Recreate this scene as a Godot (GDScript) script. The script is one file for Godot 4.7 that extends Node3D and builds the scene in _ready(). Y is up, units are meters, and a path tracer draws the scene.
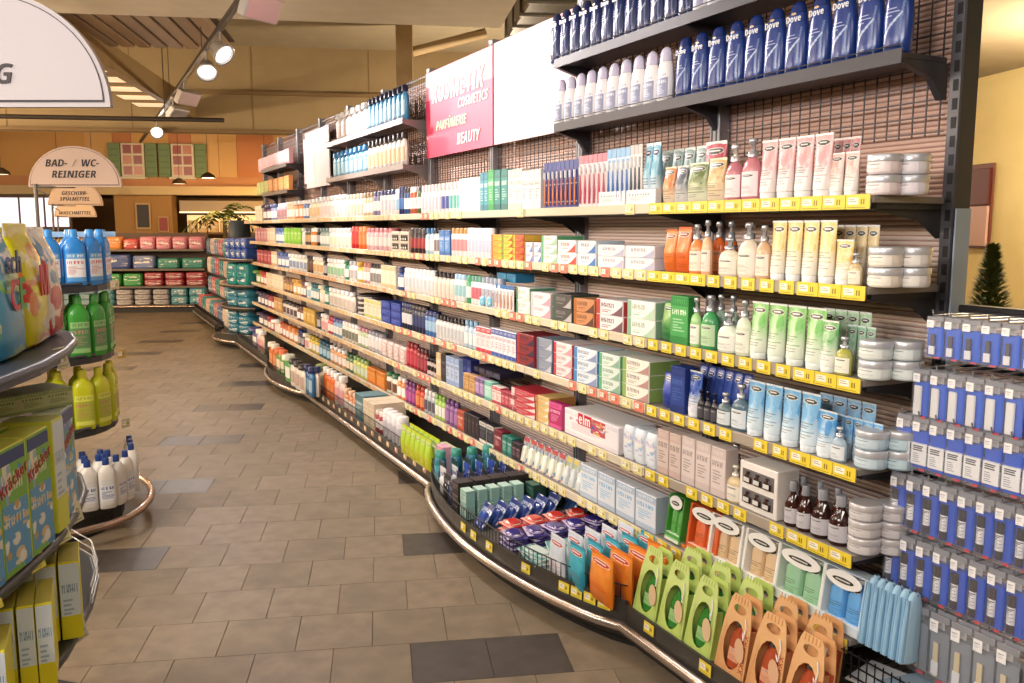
extends Node3D
# A drugstore aisle. World axes: x across the aisle towards the long gondola, -z along the aisle, y up, metres.
const FACE := 2.1          # front edge of the long shelves
const BACK := 2.45         # back panel of the long gondola
const POST := -1.86        # slotted end post; the bays run from here towards -z
const BAY := 1.12
# luminous ceiling panels, all out of the picture: place, aim, width, energy, white or warm
const PANELS := [
	[Vector3(0.3, 3.4, 0.9), Vector3(1.0, 0.0, -0.9), 1.8, 2.2, true],
	[Vector3(-1.7, 2.7, -0.6), Vector3(2.4, 1.0, -1.9), 1.8, 8.5, true],
	[Vector3(-1.9, 2.7, -3.6), Vector3(2.4, 1.0, -4.0), 1.8, 6.0, true],
	[Vector3(-2.2, 2.8, -7.4), Vector3(2.4, 1.0, -7.6), 1.8, 3.4, true],
	[Vector3(-2.6, 2.8, -11.5), Vector3(2.0, 0.8, -11.5), 1.8, 3.6, false],
	[Vector3(-3.4, 2.8, -15.8), Vector3(1.6, 0.6, -17.0), 1.8, 12.0, false]]
const TILE_TURN := -17.7   # the floor tiles and the building stand at this angle to the gondola (degrees)
var mats := {}
var shapes := {}
const SHEET := 2048
var sheet := Image.create(SHEET, SHEET, false, Image.FORMAT_RGB8)
var sheet_at := Vector2i.ZERO
var on_sheet := []
var taken := {}
var fonts := {}
var rng := RandomNumberGenerator.new()
const NTH := ["first", "second", "third", "fourth", "fifth", "sixth", "seventh", "eighth", "ninth", "tenth", "eleventh", "twelfth", "thirteenth", "fourteenth", "fifteenth", "sixteenth"]
const NUM := ["zero", "one", "two", "three", "four", "five", "six", "seven", "eight", "nine", "ten", "eleven", "twelve", "thirteen", "fourteen", "fifteen", "sixteen"]

func _ready():
	rng.seed = 77
	set_view()
	set_lights()
	build_room()
	build_gondola()
	build_shelves()
	build_overhead()
	build_pegs()
	build_near_stand()
	build_bottle_stand()
	build_signs()
	build_track()
	build_far_end()
	stock_shelves()
	stock_special()
	var t := ImageTexture.create_from_image(sheet)
	for m in on_sheet:
		m.albedo_texture = t

func set_view():
	var cam := Camera3D.new()
	cam.name = "camera"
	cam.position = Vector3(0, 1.65, 0)
	cam.rotation_degrees = Vector3(-7.433, -26.215, 0)
	cam.fov = 42.865
	cam.near = 0.02
	cam.far = 100.0
	add_child(cam)
	var we := WorldEnvironment.new()
	we.name = "environment"
	var e := Environment.new()
	e.background_mode = Environment.BG_COLOR
	e.background_color = Color(0.05, 0.04, 0.03)
	e.tonemap_mode = Environment.TONE_MAPPER_LINEAR
	e.tonemap_exposure = 1.0
	e.sdfgi_enabled = true
	e.ssao_enabled = true
	e.ssil_enabled = true
	we.environment = e
	add_child(we)

func area(called: String, at: Vector3, to: Vector3, size: Vector2, c: Color, energy: float):
	var l := AreaLight3D.new()
	l.name = called
	l.area_size = size
	l.light_color = c
	l.light_energy = energy
	l.shadow_enabled = true
	l.area_range = 40.0
	l.area_attenuation = 2.0
	add_child(l, true)
	l.look_at_from_position(at, to, Vector3.UP if absf((to - at).normalized().y) < 0.95 else Vector3(0, 0, -1))

func set_lights():
	var warm := Color(1.0, 0.87, 0.72)
	var white := Color(1.0, 0.965, 0.94)
	# luminous ceiling panels over the aisle (the glowing faces are built in build_room)
	for p in PANELS:
		area("panel_light", p[0] + (p[1] - p[0]).normalized() * 0.03, p[1], Vector2(p[2], 0.6), white if p[4] else warm, p[3])

# ---------------------------------------------------------------- materials
func mat(c: String, rough := 0.5, metal := 0.0) -> StandardMaterial3D:
	var key := "%s %.2f %.2f" % [c, rough, metal]
	if not mats.has(key):
		var m := StandardMaterial3D.new()
		m.resource_name = "paint " + c
		m.albedo_color = Color(c)
		m.roughness = rough
		m.metallic = metal
		mats[key] = m
	return mats[key]

func glow(c: String, energy: float) -> StandardMaterial3D:
	var key := "glow %s %.2f" % [c, energy]
	if not mats.has(key):
		var m := StandardMaterial3D.new()
		m.albedo_color = Color(c)
		m.emission_enabled = true
		m.emission = Color(c)
		m.emission_energy_multiplier = energy
		mats[key] = m
	return mats[key]

func clear(c: String, alpha: float) -> StandardMaterial3D:
	var key := "clear %s %.2f" % [c, alpha]
	if not mats.has(key):
		var m := StandardMaterial3D.new()
		m.transparency = BaseMaterial3D.TRANSPARENCY_ALPHA
		m.albedo_color = Color(Color(c), alpha)
		m.roughness = 0.12
		mats[key] = m
	return mats[key]

# print: what is printed on a pack. Kinds: oval, pic, text, side, blob, swoosh, tag, dash, fade
func printed(kind: String, c0: String, c1: String, c2: String, rough := 0.4) -> StandardMaterial3D:
	var key := "print %s %s %s %s" % [kind, c0, c1, c2]
	if mats.has(key):
		return mats[key]
	var w := 48
	var h := 80
	if kind == "side":
		w = 96
		h = 40
	elif kind == "tag":
		w = 40
		h = 28
	var a := Color(c0)
	var b := Color(c1)
	var d := Color(c2)
	var r := RandomNumberGenerator.new()
	r.seed = hash(key) % 100000
	var im := Image.create(w, h, false, Image.FORMAT_RGB8)
	im.fill(a)
	if kind in ["pic", "fade", "oval"]:
		for y in h:
			var t := smoothstep(0.25, 0.85, y / float(h))
			if kind == "oval":
				t = 1.0 - 0.25 * t
			for x in w:
				im.set_pixel(x, y, b.lerp(a, t if kind != "pic" else clampf(t + 0.25 * sin(x * 0.35) * (1.0 - t), 0, 1)))
	if kind == "pic":
		for i in 14:
			disc(im, r.randf_range(0.1, 0.9) * w, r.randf_range(0.22, 0.5) * h, r.randf_range(2, 6), r.randf_range(3, 9), b.lerp(a, r.randf_range(-0.25, 0.55)))
	if kind in ["pic", "oval"]:
		disc(im, w * 0.5, h * 0.16, w * 0.27, h * 0.055, Color(0.95, 0.95, 0.93))
		disc(im, w * 0.5, h * 0.16, w * 0.24, h * 0.043, d)
		im.fill_rect(Rect2i(int(w * 0.36), int(h * 0.15), int(w * 0.28), 2), Color(0.9, 0.9, 0.9))
		for i in 3:
			im.fill_rect(Rect2i(int(w * 0.2), int(h * (0.58 + 0.045 * i)), r.randi_range(16, 28), 1), d.lerp(a, 0.35))
		im.fill_rect(Rect2i(int(w * 0.16), int(h * 0.74), int(w * 0.68), 1), b.lerp(d, 0.3))
		for i in 2:
			im.fill_rect(Rect2i(int(w * 0.24), int(h * (0.80 + 0.05 * i)), r.randi_range(14, 24), 1), d.lerp(a, 0.5))
	if kind == "text":
		im.fill_rect(Rect2i(0, 0, w, int(h * 0.2)), b)
		im.fill_rect(Rect2i(0, int(h * 0.86), w, int(h * 0.2)), b)
		words(im, r, Rect2(w * 0.12, h * 0.28, w * 0.76, h * 0.12), d)
		for i in 5:
			im.fill_rect(Rect2i(int(w * 0.16), int(h * (0.48 + 0.06 * i)), r.randi_range(14, 32), 2), d.lerp(a, 0.35))
		words(im, r, Rect2(w * 0.15, h * 0.05, w * 0.7, h * 0.1), a)
	if kind == "side":
		im.fill_rect(Rect2i(0, 0, int(w * 0.16), h), b)
		for x in range(int(w * 0.5), w):
			var y0 := int(h * (1.0 - 0.75 * pow((x - w * 0.5) / (w * 0.5), 1.5)))
			im.fill_rect(Rect2i(x, y0, 1, h - y0), d)
		words(im, r, Rect2(w * 0.2, h * 0.22, w * 0.5, h * 0.3), d.darkened(0.25))
		im.fill_rect(Rect2i(int(w * 0.22), int(h * 0.66), int(w * 0.36), 2), d.lerp(a, 0.3))
		im.fill_rect(Rect2i(int(w * 0.22), int(h * 0.78), int(w * 0.26), 2), b)
	if kind == "blob":
		for i in 26:
			disc(im, r.randf() * w, r.randf() * h, r.randf_range(2, 9), r.randf_range(2, 9), [a, b, d, b.lerp(d, 0.5), Color(0.92, 0.92, 0.9)][r.randi() % 5])
		words(im, r, Rect2(w * 0.1, h * 0.2, w * 0.8, h * 0.16), d)
	if kind == "swoosh":
		for i in 300:
			var t := i / 300.0
			disc(im, w * (0.25 + 0.42 * t * t), h * (0.92 - 0.5 * t), 1.2, 1.2, b.lerp(a, 0.15))
			disc(im, w * (0.74 - 0.1 * sin(t * PI)), h * (0.95 - 0.7 * t), 1.6, 1.6, b.lerp(a, 0.62))
		for i in 3:
			im.fill_rect(Rect2i(int(w * 0.32), int(h * (0.36 + 0.05 * i)), r.randi_range(8, 16), 1), Color(0.8, 0.84, 0.93))
	if kind == "tag":
		im.fill_rect(Rect2i(4, 6, 17, 13), b)
		for i in 2:
			im.fill_rect(Rect2i(6, 9 + 4 * i, 9 + 3 * i, 1), d)
		words(im, r, Rect2(25, 9, 10, 10), d)
		im.fill_rect(Rect2i(3, 24, 30, 1), d)
	if kind == "dash":
		for i in 9:
			if r.randf() < 0.8:
				im.fill_rect(Rect2i(int(w * 0.14), int(h * (0.1 + 0.095 * i)), r.randi_range(14, 34), 2 if i > 2 else 4), b if i > 2 else d)
	var m := StandardMaterial3D.new()
	m.resource_name = "print " + kind
	m.roughness = rough
	# all prints share one sheet; each material looks at its own field of it
	if sheet_at.x + w > SHEET:
		sheet_at = Vector2i(0, sheet_at.y + 80)
	sheet.blit_rect(im, Rect2i(0, 0, w, h), sheet_at)
	m.uv1_scale = Vector3((w - 1.0) / SHEET, (h - 1.0) / SHEET, 1)
	m.uv1_offset = Vector3((sheet_at.x + 0.5) / SHEET, (sheet_at.y + 0.5) / SHEET, 0)
	sheet_at.x += w
	on_sheet.append(m)
	mats[key] = m
	return m

func disc(im: Image, cx: float, cy: float, rx: float, ry: float, c: Color):
	for y in range(maxi(0, int(cy - ry)), mini(im.get_height(), int(cy + ry) + 1)):
		for x in range(maxi(0, int(cx - rx)), mini(im.get_width(), int(cx + rx) + 1)):
			if pow((x - cx) / rx, 2) + pow((y - cy) / ry, 2) <= 1.0:
				im.set_pixel(x, y, c)

func words(im: Image, r: RandomNumberGenerator, box: Rect2, c: Color):
	# a line of small letter-like strokes too fine to read
	var x := box.position.x
	while x < box.end.x - 2:
		im.fill_rect(Rect2i(int(x), int(box.position.y), 2, int(box.size.y)), c)
		if r.randf() < 0.6:
			im.fill_rect(Rect2i(int(x), int(box.position.y + box.size.y * r.randf() * 0.7), 4, 2), c)
		x += r.randf_range(4, 6)

# ---------------------------------------------------------------- shapes
func quad(st: SurfaceTool, a: Vector3, b: Vector3, c: Vector3, d: Vector3, ua := Vector2(0, 1), ub := Vector2(1, 1), uc := Vector2(1, 0), ud := Vector2(0, 0)):
	# corners as seen from outside: bottom left, bottom right, top right, top left
	for v in [[a, ua], [d, ud], [c, uc], [a, ua], [c, uc], [b, ub]]:
		st.set_uv(v[1])
		st.add_vertex(v[0])

func box_into(st: SurfaceTool, c: Vector3, s: Vector3, basis := Basis(), bevel := 0.0):
	st.set_smooth_group(-1)
	var h := s / 2.0
	var k := minf(bevel, minf(h.x, minf(h.y, h.z)) * 0.8)
	for f in 6:
		var n := Vector3.ZERO
		n[f % 3] = 1.0 if f < 3 else -1.0
		var up := Vector3.UP if f % 3 != 1 else Vector3(0, 0, -n.y)
		var right := up.cross(n)
		var hn := absf(h.dot(n))
		var hr := absf(h.dot(right)) - k
		var hu := absf(h.dot(up)) - k
		var o := n * hn
		quad(st, c + basis * (o - right * hr - up * hu), c + basis * (o + right * hr - up * hu), c + basis * (o + right * hr + up * hu), c + basis * (o - right * hr + up * hu))
		if k > 0:
			# chamfers along the top and right edges of this face, towards each neighbour once
			for e in [up, right, -up, -right]:
				if (e.x + e.y * 2 + e.z * 3) > (n.x + n.y * 2 + n.z * 3):
					var t: Vector3 = n.cross(e)
					var ht := absf(h.dot(t)) - k
					var he := absf(h.dot(e))
					quad(st, c + basis * (n * hn + e * (he - k) + t * ht), c + basis * (n * hn + e * (he - k) - t * ht), c + basis * (n * (hn - k) + e * he - t * ht), c + basis * (n * (hn - k) + e * he + t * ht))
	if k > 0:
		for sx in [-1, 1]:
			for sy in [-1, 1]:
				for sz in [-1, 1]:
					var p := Vector3(sx * h.x, sy * h.y, sz * h.z)
					var a := c + basis * (p - Vector3(0, sy * k, sz * k))
					var b := c + basis * (p - Vector3(sx * k, 0, sz * k))
					var d := c + basis * (p - Vector3(sx * k, sy * k, 0))
					for v in ([a, b, d] if sx * sy * sz < 0 else [a, d, b]):
						st.set_uv(Vector2.ZERO)
						st.add_vertex(v)

func start() -> SurfaceTool:
	var st := SurfaceTool.new()
	st.begin(Mesh.PRIMITIVE_TRIANGLES)
	return st

func done(st: SurfaceTool) -> ArrayMesh:
	st.generate_normals()
	return st.commit()

func box(s: Vector3, bevel := 0.0) -> ArrayMesh:
	# stands on y = 0, centred in x and z
	var key := "box %.4f %.4f %.4f %.4f" % [s.x, s.y, s.z, bevel]
	if not shapes.has(key):
		var st := start()
		box_into(st, Vector3(0, s.y / 2, 0), s, Basis(), bevel)
		shapes[key] = done(st)
	return shapes[key]

func ring_point(s: Array, t: float) -> Vector3:
	var p: float = 2.0 / s[3] if s.size() > 3 else 1.0
	var cx := cos(t)
	var sz := sin(t)
	return Vector3(s[1] * signf(cx) * pow(absf(cx), p), s[0], s[2] * signf(sz) * pow(absf(sz), p) + (s[4] if s.size() > 4 else 0.0))

func loft_into(st: SurfaceTool, secs: Array, n := 14, t0 := 0.0, t1 := TAU, caps := true):
	st.set_smooth_group(0)
	var whole := t1 - t0 > TAU - 0.01
	var y0: float = secs[0][0]
	var y1: float = secs[-1][0]
	for i in secs.size() - 1:
		var v0: float = 1.0 - (secs[i][0] - y0) / maxf(y1 - y0, 1e-6)
		var v1: float = 1.0 - (secs[i + 1][0] - y0) / maxf(y1 - y0, 1e-6)
		for j in n:
			var a := t0 + (t1 - t0) * j / n
			var b := t0 + (t1 - t0) * (j + 1) / n
			var ua := 1.0 - (a - t0) / (t1 - t0)
			var ub := 1.0 - (b - t0) / (t1 - t0)
			if whole:
				ua = absf(1.0 - a / PI)
				ub = absf(1.0 - b / PI)
			quad(st, ring_point(secs[i], b), ring_point(secs[i], a), ring_point(secs[i + 1], a), ring_point(secs[i + 1], b), Vector2(ub, v0), Vector2(ua, v0), Vector2(ua, v1), Vector2(ub, v1))
	if caps and whole:
		st.set_smooth_group(-1)
		for e in [0, secs.size() - 1]:
			var s: Array = secs[e]
			if s[1] < 0.0005 or s[2] < 0.0005:
				continue
			for j in n:
				var a := ring_point(s, TAU * j / n)
				var b := ring_point(s, TAU * (j + 1) / n)
				var m := Vector3(0, s[0], s[4] if s.size() > 4 else 0.0)
				for v in ([m, b, a] if e == 0 else [m, a, b]):
					st.set_uv(Vector2(0.5, 1.0 if e == 0 else 0.0))
					st.add_vertex(v)

func loft(secs: Array, n := 14, t0 := 0.0, t1 := TAU, caps := true) -> ArrayMesh:
	var key := "loft %s %d %.2f %.2f" % [str(secs), n, t0, t1]
	if not shapes.has(key):
		var st := start()
		loft_into(st, secs, n, t0, t1, caps)
		shapes[key] = done(st)
	return shapes[key]

func tube_into(st: SurfaceTool, pts: Array, r: float, n := 8):
	st.set_smooth_group(0)
	var rings := []
	for i in pts.size():
		var d: Vector3 = (pts[mini(i + 1, pts.size() - 1)] - pts[maxi(i - 1, 0)]).normalized()
		var side := d.cross(Vector3.UP if absf(d.y) < 0.9 else Vector3.RIGHT).normalized()
		var up := side.cross(d)
		var ring := []
		for j in n:
			ring.append(pts[i] + (side * cos(TAU * j / n) + up * sin(TAU * j / n)) * r)
		rings.append(ring)
	for i in pts.size() - 1:
		for j in n:
			var k := (j + 1) % n
			quad(st, rings[i][k], rings[i][j], rings[i + 1][j], rings[i + 1][k])
	st.set_smooth_group(-1)
	for j in range(1, n - 1):
		for v in [rings[0][0], rings[0][j + 1], rings[0][j], rings[-1][0], rings[-1][j], rings[-1][j + 1]]:
			st.set_uv(Vector2.ZERO)
			st.add_vertex(v)

func tube(pts: Array, r: float, n := 8) -> ArrayMesh:
	var st := start()
	tube_into(st, pts, r, n)
	return done(st)

func slab_into(st: SurfaceTool, outline: Array, y0: float, y1: float):
	# a flat slab whose outline lies in x and z
	st.set_smooth_group(-1)
	var flat := PackedVector2Array(outline)
	if Geometry2D.is_polygon_clockwise(flat):
		flat.reverse()
	var tri := Geometry2D.triangulate_polygon(flat)
	for i in range(0, tri.size(), 3):
		var p := [flat[tri[i]], flat[tri[i + 1]], flat[tri[i + 2]]]
		if (p[1] - p[0]).cross(p[2] - p[0]) < 0:
			p = [p[0], p[2], p[1]]
		for k in [0, 1, 2]:
			st.set_uv(p[k])
			st.add_vertex(Vector3(p[k].x, y1, p[k].y))
		for k in [0, 2, 1]:
			st.set_uv(p[k])
			st.add_vertex(Vector3(p[k].x, y0, p[k].y))
	for i in flat.size():
		var a := flat[i]
		var b := flat[(i + 1) % flat.size()]
		quad(st, Vector3(b.x, y0, b.y), Vector3(a.x, y0, a.y), Vector3(a.x, y1, a.y), Vector3(b.x, y1, b.y))

func plate(outline: Array, holes: Array, depth: float) -> ArrayMesh:
	# an upright plate in x and y with depth along z (0 .. -depth); outline and holes are symmetrical in x and given as right halves from bottom to top
	var key := "plate %s %s %.4f" % [str(outline), str(holes), depth]
	if shapes.has(key):
		return shapes[key]
	var st := start()
	st.set_smooth_group(-1)
	for s in [1, -1]:
		var half := PackedVector2Array()
		for p in outline:
			half.append(Vector2(p.x * s, p.y))
		for hi in range(holes.size() - 1, -1, -1):
			for i in range(holes[hi].size() - 1, -1, -1):
				half.append(Vector2(holes[hi][i].x * s, holes[hi][i].y))
		var tri := Geometry2D.triangulate_polygon(half)
		var lo := 0.0
		var hi_y: float = outline[-1].y
		for i in range(0, tri.size(), 3):
			var p := [half[tri[i]], half[tri[i + 1]], half[tri[i + 2]]]
			if (p[1] - p[0]).cross(p[2] - p[0]) > 0:
				p = [p[0], p[2], p[1]]
			for k in [0, 1, 2]:
				st.set_uv(Vector2(p[k].x / (2 * outline[1].x) + 0.5, 1.0 - (p[k].y - lo) / hi_y))
				st.add_vertex(Vector3(p[k].x, p[k].y, 0))
			for k in [0, 2, 1]:
				st.set_uv(Vector2(0.5, 0.5))
				st.add_vertex(Vector3(p[k].x, p[k].y, -depth))
		for i in half.size():
			var a := half[i]
			var b := half[(i + 1) % half.size()]
			if absf(a.x) < 1e-5 and absf(b.x) < 1e-5:
				continue
			if s < 0:
				var c := a
				a = b
				b = c
			quad(st, Vector3(a.x, a.y, -depth), Vector3(b.x, b.y, -depth), Vector3(b.x, b.y, 0), Vector3(a.x, a.y, 0), Vector2(0.5, 0.5), Vector2(0.5, 0.5), Vector2(0.5, 0.5), Vector2(0.5, 0.5))
	shapes[key] = done(st)
	return shapes[key]

func lettering(text: String, height: float, deep := 0.0015, face := "Droid Sans", bold := true) -> TextMesh:
	var key := "text %s %.4f %s" % [text, height, face]
	if not shapes.has(key):
		if not fonts.has(face):
			var f := SystemFont.new()
			f.font_names = PackedStringArray([face])
			f.font_weight = 700
			fonts[face] = f
		var t := TextMesh.new()
		t.font = fonts[face]
		t.text = text
		t.font_size = 32
		t.pixel_size = height / 23.0
		t.depth = deep
		t.curve_step = 2.0
		shapes[key] = t
	return shapes[key]

# ---------------------------------------------------------------- objects
func numbered(called: String) -> String:
	var n: int = taken.get(called, 0)
	taken[called] = n + 1
	return called if n == 0 else "%s_%03d" % [called, n]

func part(parent: Node3D, called: String, m: Mesh, material: Material, at := Vector3.ZERO, basis := Basis(), label := "") -> MeshInstance3D:
	var o := MeshInstance3D.new()
	o.name = called
	o.mesh = m
	o.material_override = material
	o.transform = Transform3D(basis, at)
	if label:
		o.set_meta("label", label)
	parent.add_child(o, true)
	return o

func tag(o: Node3D, label: String, category: String, group := "", kind := "") -> Node3D:
	if label: o.set_meta("label", label)
	if category: o.set_meta("category", category)
	if group: o.set_meta("group", group)
	if kind: o.set_meta("kind", kind)
	return o

func thing(called: String, label: String, category: String, at := Vector3.ZERO, turn := 0.0, group := "", kind := "") -> Node3D:
	var o := Node3D.new()
	o.name = numbered(called)
	add_child(o)
	o.position = at
	o.rotation.y = turn
	return tag(o, label, category, group, kind)

func solid(called: String, m: Mesh, material: Material, label: String, category: String, at := Vector3.ZERO, turn := 0.0, group := "", kind := "") -> MeshInstance3D:
	var o := MeshInstance3D.new()
	o.name = numbered(called)
	o.mesh = m
	o.material_override = material
	add_child(o)
	o.position = at
	o.rotation.y = turn
	tag(o, label, category, group, kind)
	return o

func setting(called: String, m: Mesh, material: Material, at := Vector3.ZERO, turn := 0.0) -> MeshInstance3D:
	return solid(called, m, material, "", "", at, turn, "", "structure")

# building frame: a along the tile rows, b away down the tile columns
func world(a: float, y: float, b: float) -> Vector3:
	var t := deg_to_rad(17.7)
	return Vector3(a * cos(t) + b * sin(t), y, a * sin(t) - b * cos(t))

const TURN := -0.30892   # TILE_TURN in radians

# ---------------------------------------------------------------- goods
# Every maker returns its parts as [name, mesh, material, place, holder]; holder is the number of the part it belongs to, -1 for the thing itself.
func goods(kind: String, s: Vector3, c: Array) -> Array:
	var w := s.x
	var h := s.y
	var d := s.z
	var out := []
	var n := 10 if h < 0.12 or w < 0.05 else 14
	var r := w / 2
	var q := d / 2
	match kind:
		"shampoo_bottle", "lotion_bottle", "bottle_slim":
			var p := 2.6 if kind == "shampoo_bottle" else 2.0
			out.append(["body", loft([[0, r * 0.9, q * 0.9, p], [h * 0.02, r, q, p], [h * 0.6, r, q, p], [h * 0.72, r * 0.86, q * 0.86, p], [h * 0.78, r * 0.5, q * 0.55], [h * 0.8, r * 0.42, q * 0.5]], n), printed(c[3], c[0], c[2], c[1]) if c.size() > 3 else mat(c[0], 0.35), Vector3.ZERO, -1])
			out.append(["cap", loft([[0, r * 0.5, r * 0.5], [h * 0.19, r * 0.47, r * 0.47], [h * 0.2, r * 0.4, r * 0.4]], n), mat(c[1], 0.35), Vector3(0, h * 0.8, 0), -1])
			if c.size() == 3:
				out.append(["label", loft([[h * 0.14, r + 0.0006, q + 0.0006, p], [h * 0.56, r + 0.0006, q + 0.0006, p]], 8, 0.6, PI - 0.6), mat(c[2], 0.5), Vector3.ZERO, -1])
		"spray_can", "deodorant_stick":
			var k := 0.8 if kind == "spray_can" else 0.68
			out.append(["body", loft([[0, r * 0.94, r * 0.94], [h * 0.02, r, r], [h * (k - 0.04), r, r], [h * k, r * 0.86, r * 0.86]], n), printed(c[3], c[0], c[2], c[1]) if c.size() > 3 else mat(c[0], 0.3), Vector3.ZERO, -1])
			out.append(["cap", loft([[h * k, r * 0.9, r * 0.9], [h * 0.97, r * 0.88, r * 0.88], [h, r * 0.7, r * 0.7]], n), mat(c[1], 0.35), Vector3.ZERO, -1])
			if c.size() == 3:
				out.append(["label", loft([[h * 0.2, r + 0.0006, r + 0.0006], [h * 0.6, r + 0.0006, r + 0.0006]], 8, 0.5, PI - 0.5), mat(c[2], 0.4), Vector3.ZERO, -1])
		"body_lotion_bottle":
			# tall waisted bottle with a rounded flip top
			out.append(["body", loft([[0, r * 0.8, q * 0.85, 2.6], [h * 0.03, r * 0.9, q, 2.6], [h * 0.2, r * 0.97, q, 2.5], [h * 0.45, r, q, 2.4], [h * 0.66, r * 0.9, q * 0.95, 2.3], [h * 0.8, r * 0.74, q * 0.85, 2.2], [h * 0.84, r * 0.7, q * 0.8, 2.2]], 18), printed("swoosh", c[0], c[2], c[1], 0.22), Vector3.ZERO, -1])
			out.append(["cap", loft([[h * 0.845, r * 0.7, q * 0.8, 2.2], [h * 0.94, r * 0.58, q * 0.66, 2.2], [h * 0.985, r * 0.42, q * 0.45], [h, r * 0.16, q * 0.2]], 18), mat(c[1], 0.25), Vector3.ZERO, -1])
			if c.size() > 3:
				out.append(["lettering", lettering("Dove", 0.021), mat(c[3], 0.3), Vector3(0, h * 0.76, q * 0.9), -1])
				out.append(["emblem", loft([[0, 0.011, 0.004], [0.0012, 0.011, 0.004]], 10), mat("#c9b28a", 0.3, 0.4), Vector3(0, h * 0.83, q * 0.82), -1, Basis(Vector3.RIGHT, PI / 2)])
		"flip_top_bottle":
			# white bottle, tapered label, big domed cap
			out.append(["body", loft([[0, r * 0.86, q * 0.9, 2.6], [h * 0.02, r * 0.95, q, 2.6], [h * 0.4, r, q, 2.4], [h * 0.68, r * 0.88, q * 0.9, 2.2], [h * 0.74, r * 0.72, q * 0.8, 2.0]], 16), mat(c[0], 0.3), Vector3.ZERO, -1])
			out.append(["cap", loft([[h * 0.745, r * 0.74, q * 0.8], [h * 0.9, r * 0.68, q * 0.75], [h * 0.97, r * 0.5, q * 0.55], [h, r * 0.2, q * 0.2]], 16), mat(c[1], 0.3), Vector3.ZERO, -1])
			out.append(["label", loft([[h * 0.05, r * 0.95 + 0.001, q + 0.001, 2.5], [h * 0.4, r + 0.001, q + 0.001, 2.4], [h * 0.55, r * 0.94 + 0.001, q * 0.97, 2.3]], 10, 0.7, PI - 0.7), printed("text", c[2], c[0], "#f0f0f4"), Vector3.ZERO, -1])
		"pump_bottle":
			out.append(["body", loft([[0, r * 0.92, q * 0.92, 2.4], [h * 0.02, r, q, 2.4], [h * 0.5, r, q, 2.4], [h * 0.62, r * 0.8, q * 0.8, 2.2], [h * 0.68, r * 0.4, q * 0.4], [h * 0.7, r * 0.34, q * 0.34]], n), mat(c[0], 0.25), Vector3.ZERO, -1])
			out.append(["label", loft([[h * 0.06, r + 0.0007, q + 0.0007, 2.4], [h * 0.46, r + 0.0007, q + 0.0007, 2.4]], 9, 0.35, PI - 0.35), printed("oval", c[2], c[2], "#30302c"), Vector3.ZERO, -1])
			out.append(["collar", loft([[h * 0.7, r * 0.42, r * 0.42], [h * 0.79, r * 0.42, r * 0.42], [h * 0.8, r * 0.3, r * 0.3]], n), mat(c[1], 0.25, 0.6), Vector3.ZERO, -1])
			out.append(["pump_head", loft([[h * 0.8, r * 0.2, r * 0.2], [h * 0.9, r * 0.2, r * 0.2], [h * 0.905, r * 0.4, r * 0.4], [h * 0.99, r * 0.36, r * 0.36], [h, r * 0.3, r * 0.3]], n), mat(c[1], 0.25, 0.6), Vector3.ZERO, -1])
		"brown_bottle":
			out.append(["body", loft([[0, r * 0.92, r * 0.92], [h * 0.02, r, r], [h * 0.48, r, r], [h * 0.6, r * 0.72, r * 0.72], [h * 0.72, r * 0.36, r * 0.36], [h * 0.78, r * 0.34, r * 0.34]], 14), mat(c[0], 0.12), Vector3.ZERO, -1])
			out.append(["label", loft([[h * 0.08, r + 0.0007, r + 0.0007], [h * 0.42, r + 0.0007, r + 0.0007]], 10, 0.2, PI - 0.2), printed("oval", c[2], c[2], "#3a3838"), Vector3.ZERO, -1])
			out.append(["cap", loft([[h * 0.78, r * 0.5, r * 0.5], [h * 0.98, r * 0.5, r * 0.5], [h, r * 0.44, r * 0.44]], 14), mat(c[1], 0.3), Vector3.ZERO, -1])
			out.append(["neck_tag", box(Vector3(r * 0.5, h * 0.3, 0.001)), printed("dash", "#eeeeea", "#44444a", "#222222"), Vector3(r * 0.35, h * 0.44, r * 0.86), -1, Basis(Vector3.RIGHT, -0.5)])
		"cream_tube":
			out.append(["body", loft([[h * 0.12, r * 0.82, r * 0.8], [h * 0.35, r * 0.88, r * 0.66], [h * 0.65, r * 0.94, r * 0.36], [h * 0.93, r, 0.003], [h, r, 0.0018]], 16), printed("pic", c[0], c[2], "#3a3a36", 0.3), Vector3.ZERO, -1])
			out.append(["cap", loft([[0, r * 0.74, r * 0.74], [h * 0.1, r * 0.78, r * 0.78], [h * 0.12, r * 0.7, r * 0.7]], 14), mat(c[1], 0.25), Vector3.ZERO, -1])
			out.append(["crimp", box(Vector3(w * 1.0, h * 0.035, 0.0044)), mat(c[1], 0.3), Vector3(0, h * 0.966, 0), 0])
		"cream_jar":
			out.append(["body", loft([[0, r * 0.86, r * 0.86], [h * 0.06, r * 0.95, r * 0.95], [h * 0.3, r * 0.98, r * 0.98], [h * 0.6, r * 0.95, r * 0.95]], 22), mat(c[0], 0.3), Vector3.ZERO, -1])
			out.append(["label", loft([[h * 0.1, r * 0.97 + 0.0008, r * 0.97 + 0.0008], [h * 0.3, r * 0.98 + 0.0008, r * 0.98 + 0.0008], [h * 0.54, r * 0.96 + 0.0008, r * 0.96 + 0.0008]], 12, 0.5, PI - 0.5), printed("oval", c[2], c[2], "#3a3a3c"), Vector3.ZERO, -1])
			out.append(["lid", loft([[h * 0.6, r, r], [h * 0.64, r * 1.01, r * 1.01], [h * 0.92, r * 1.01, r * 1.01], [h * 0.97, r * 0.97, r * 0.97], [h * 0.98, r * 0.8, r * 0.8]], 22), mat(c[1], 0.3, 0.35), Vector3.ZERO, -1])
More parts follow.
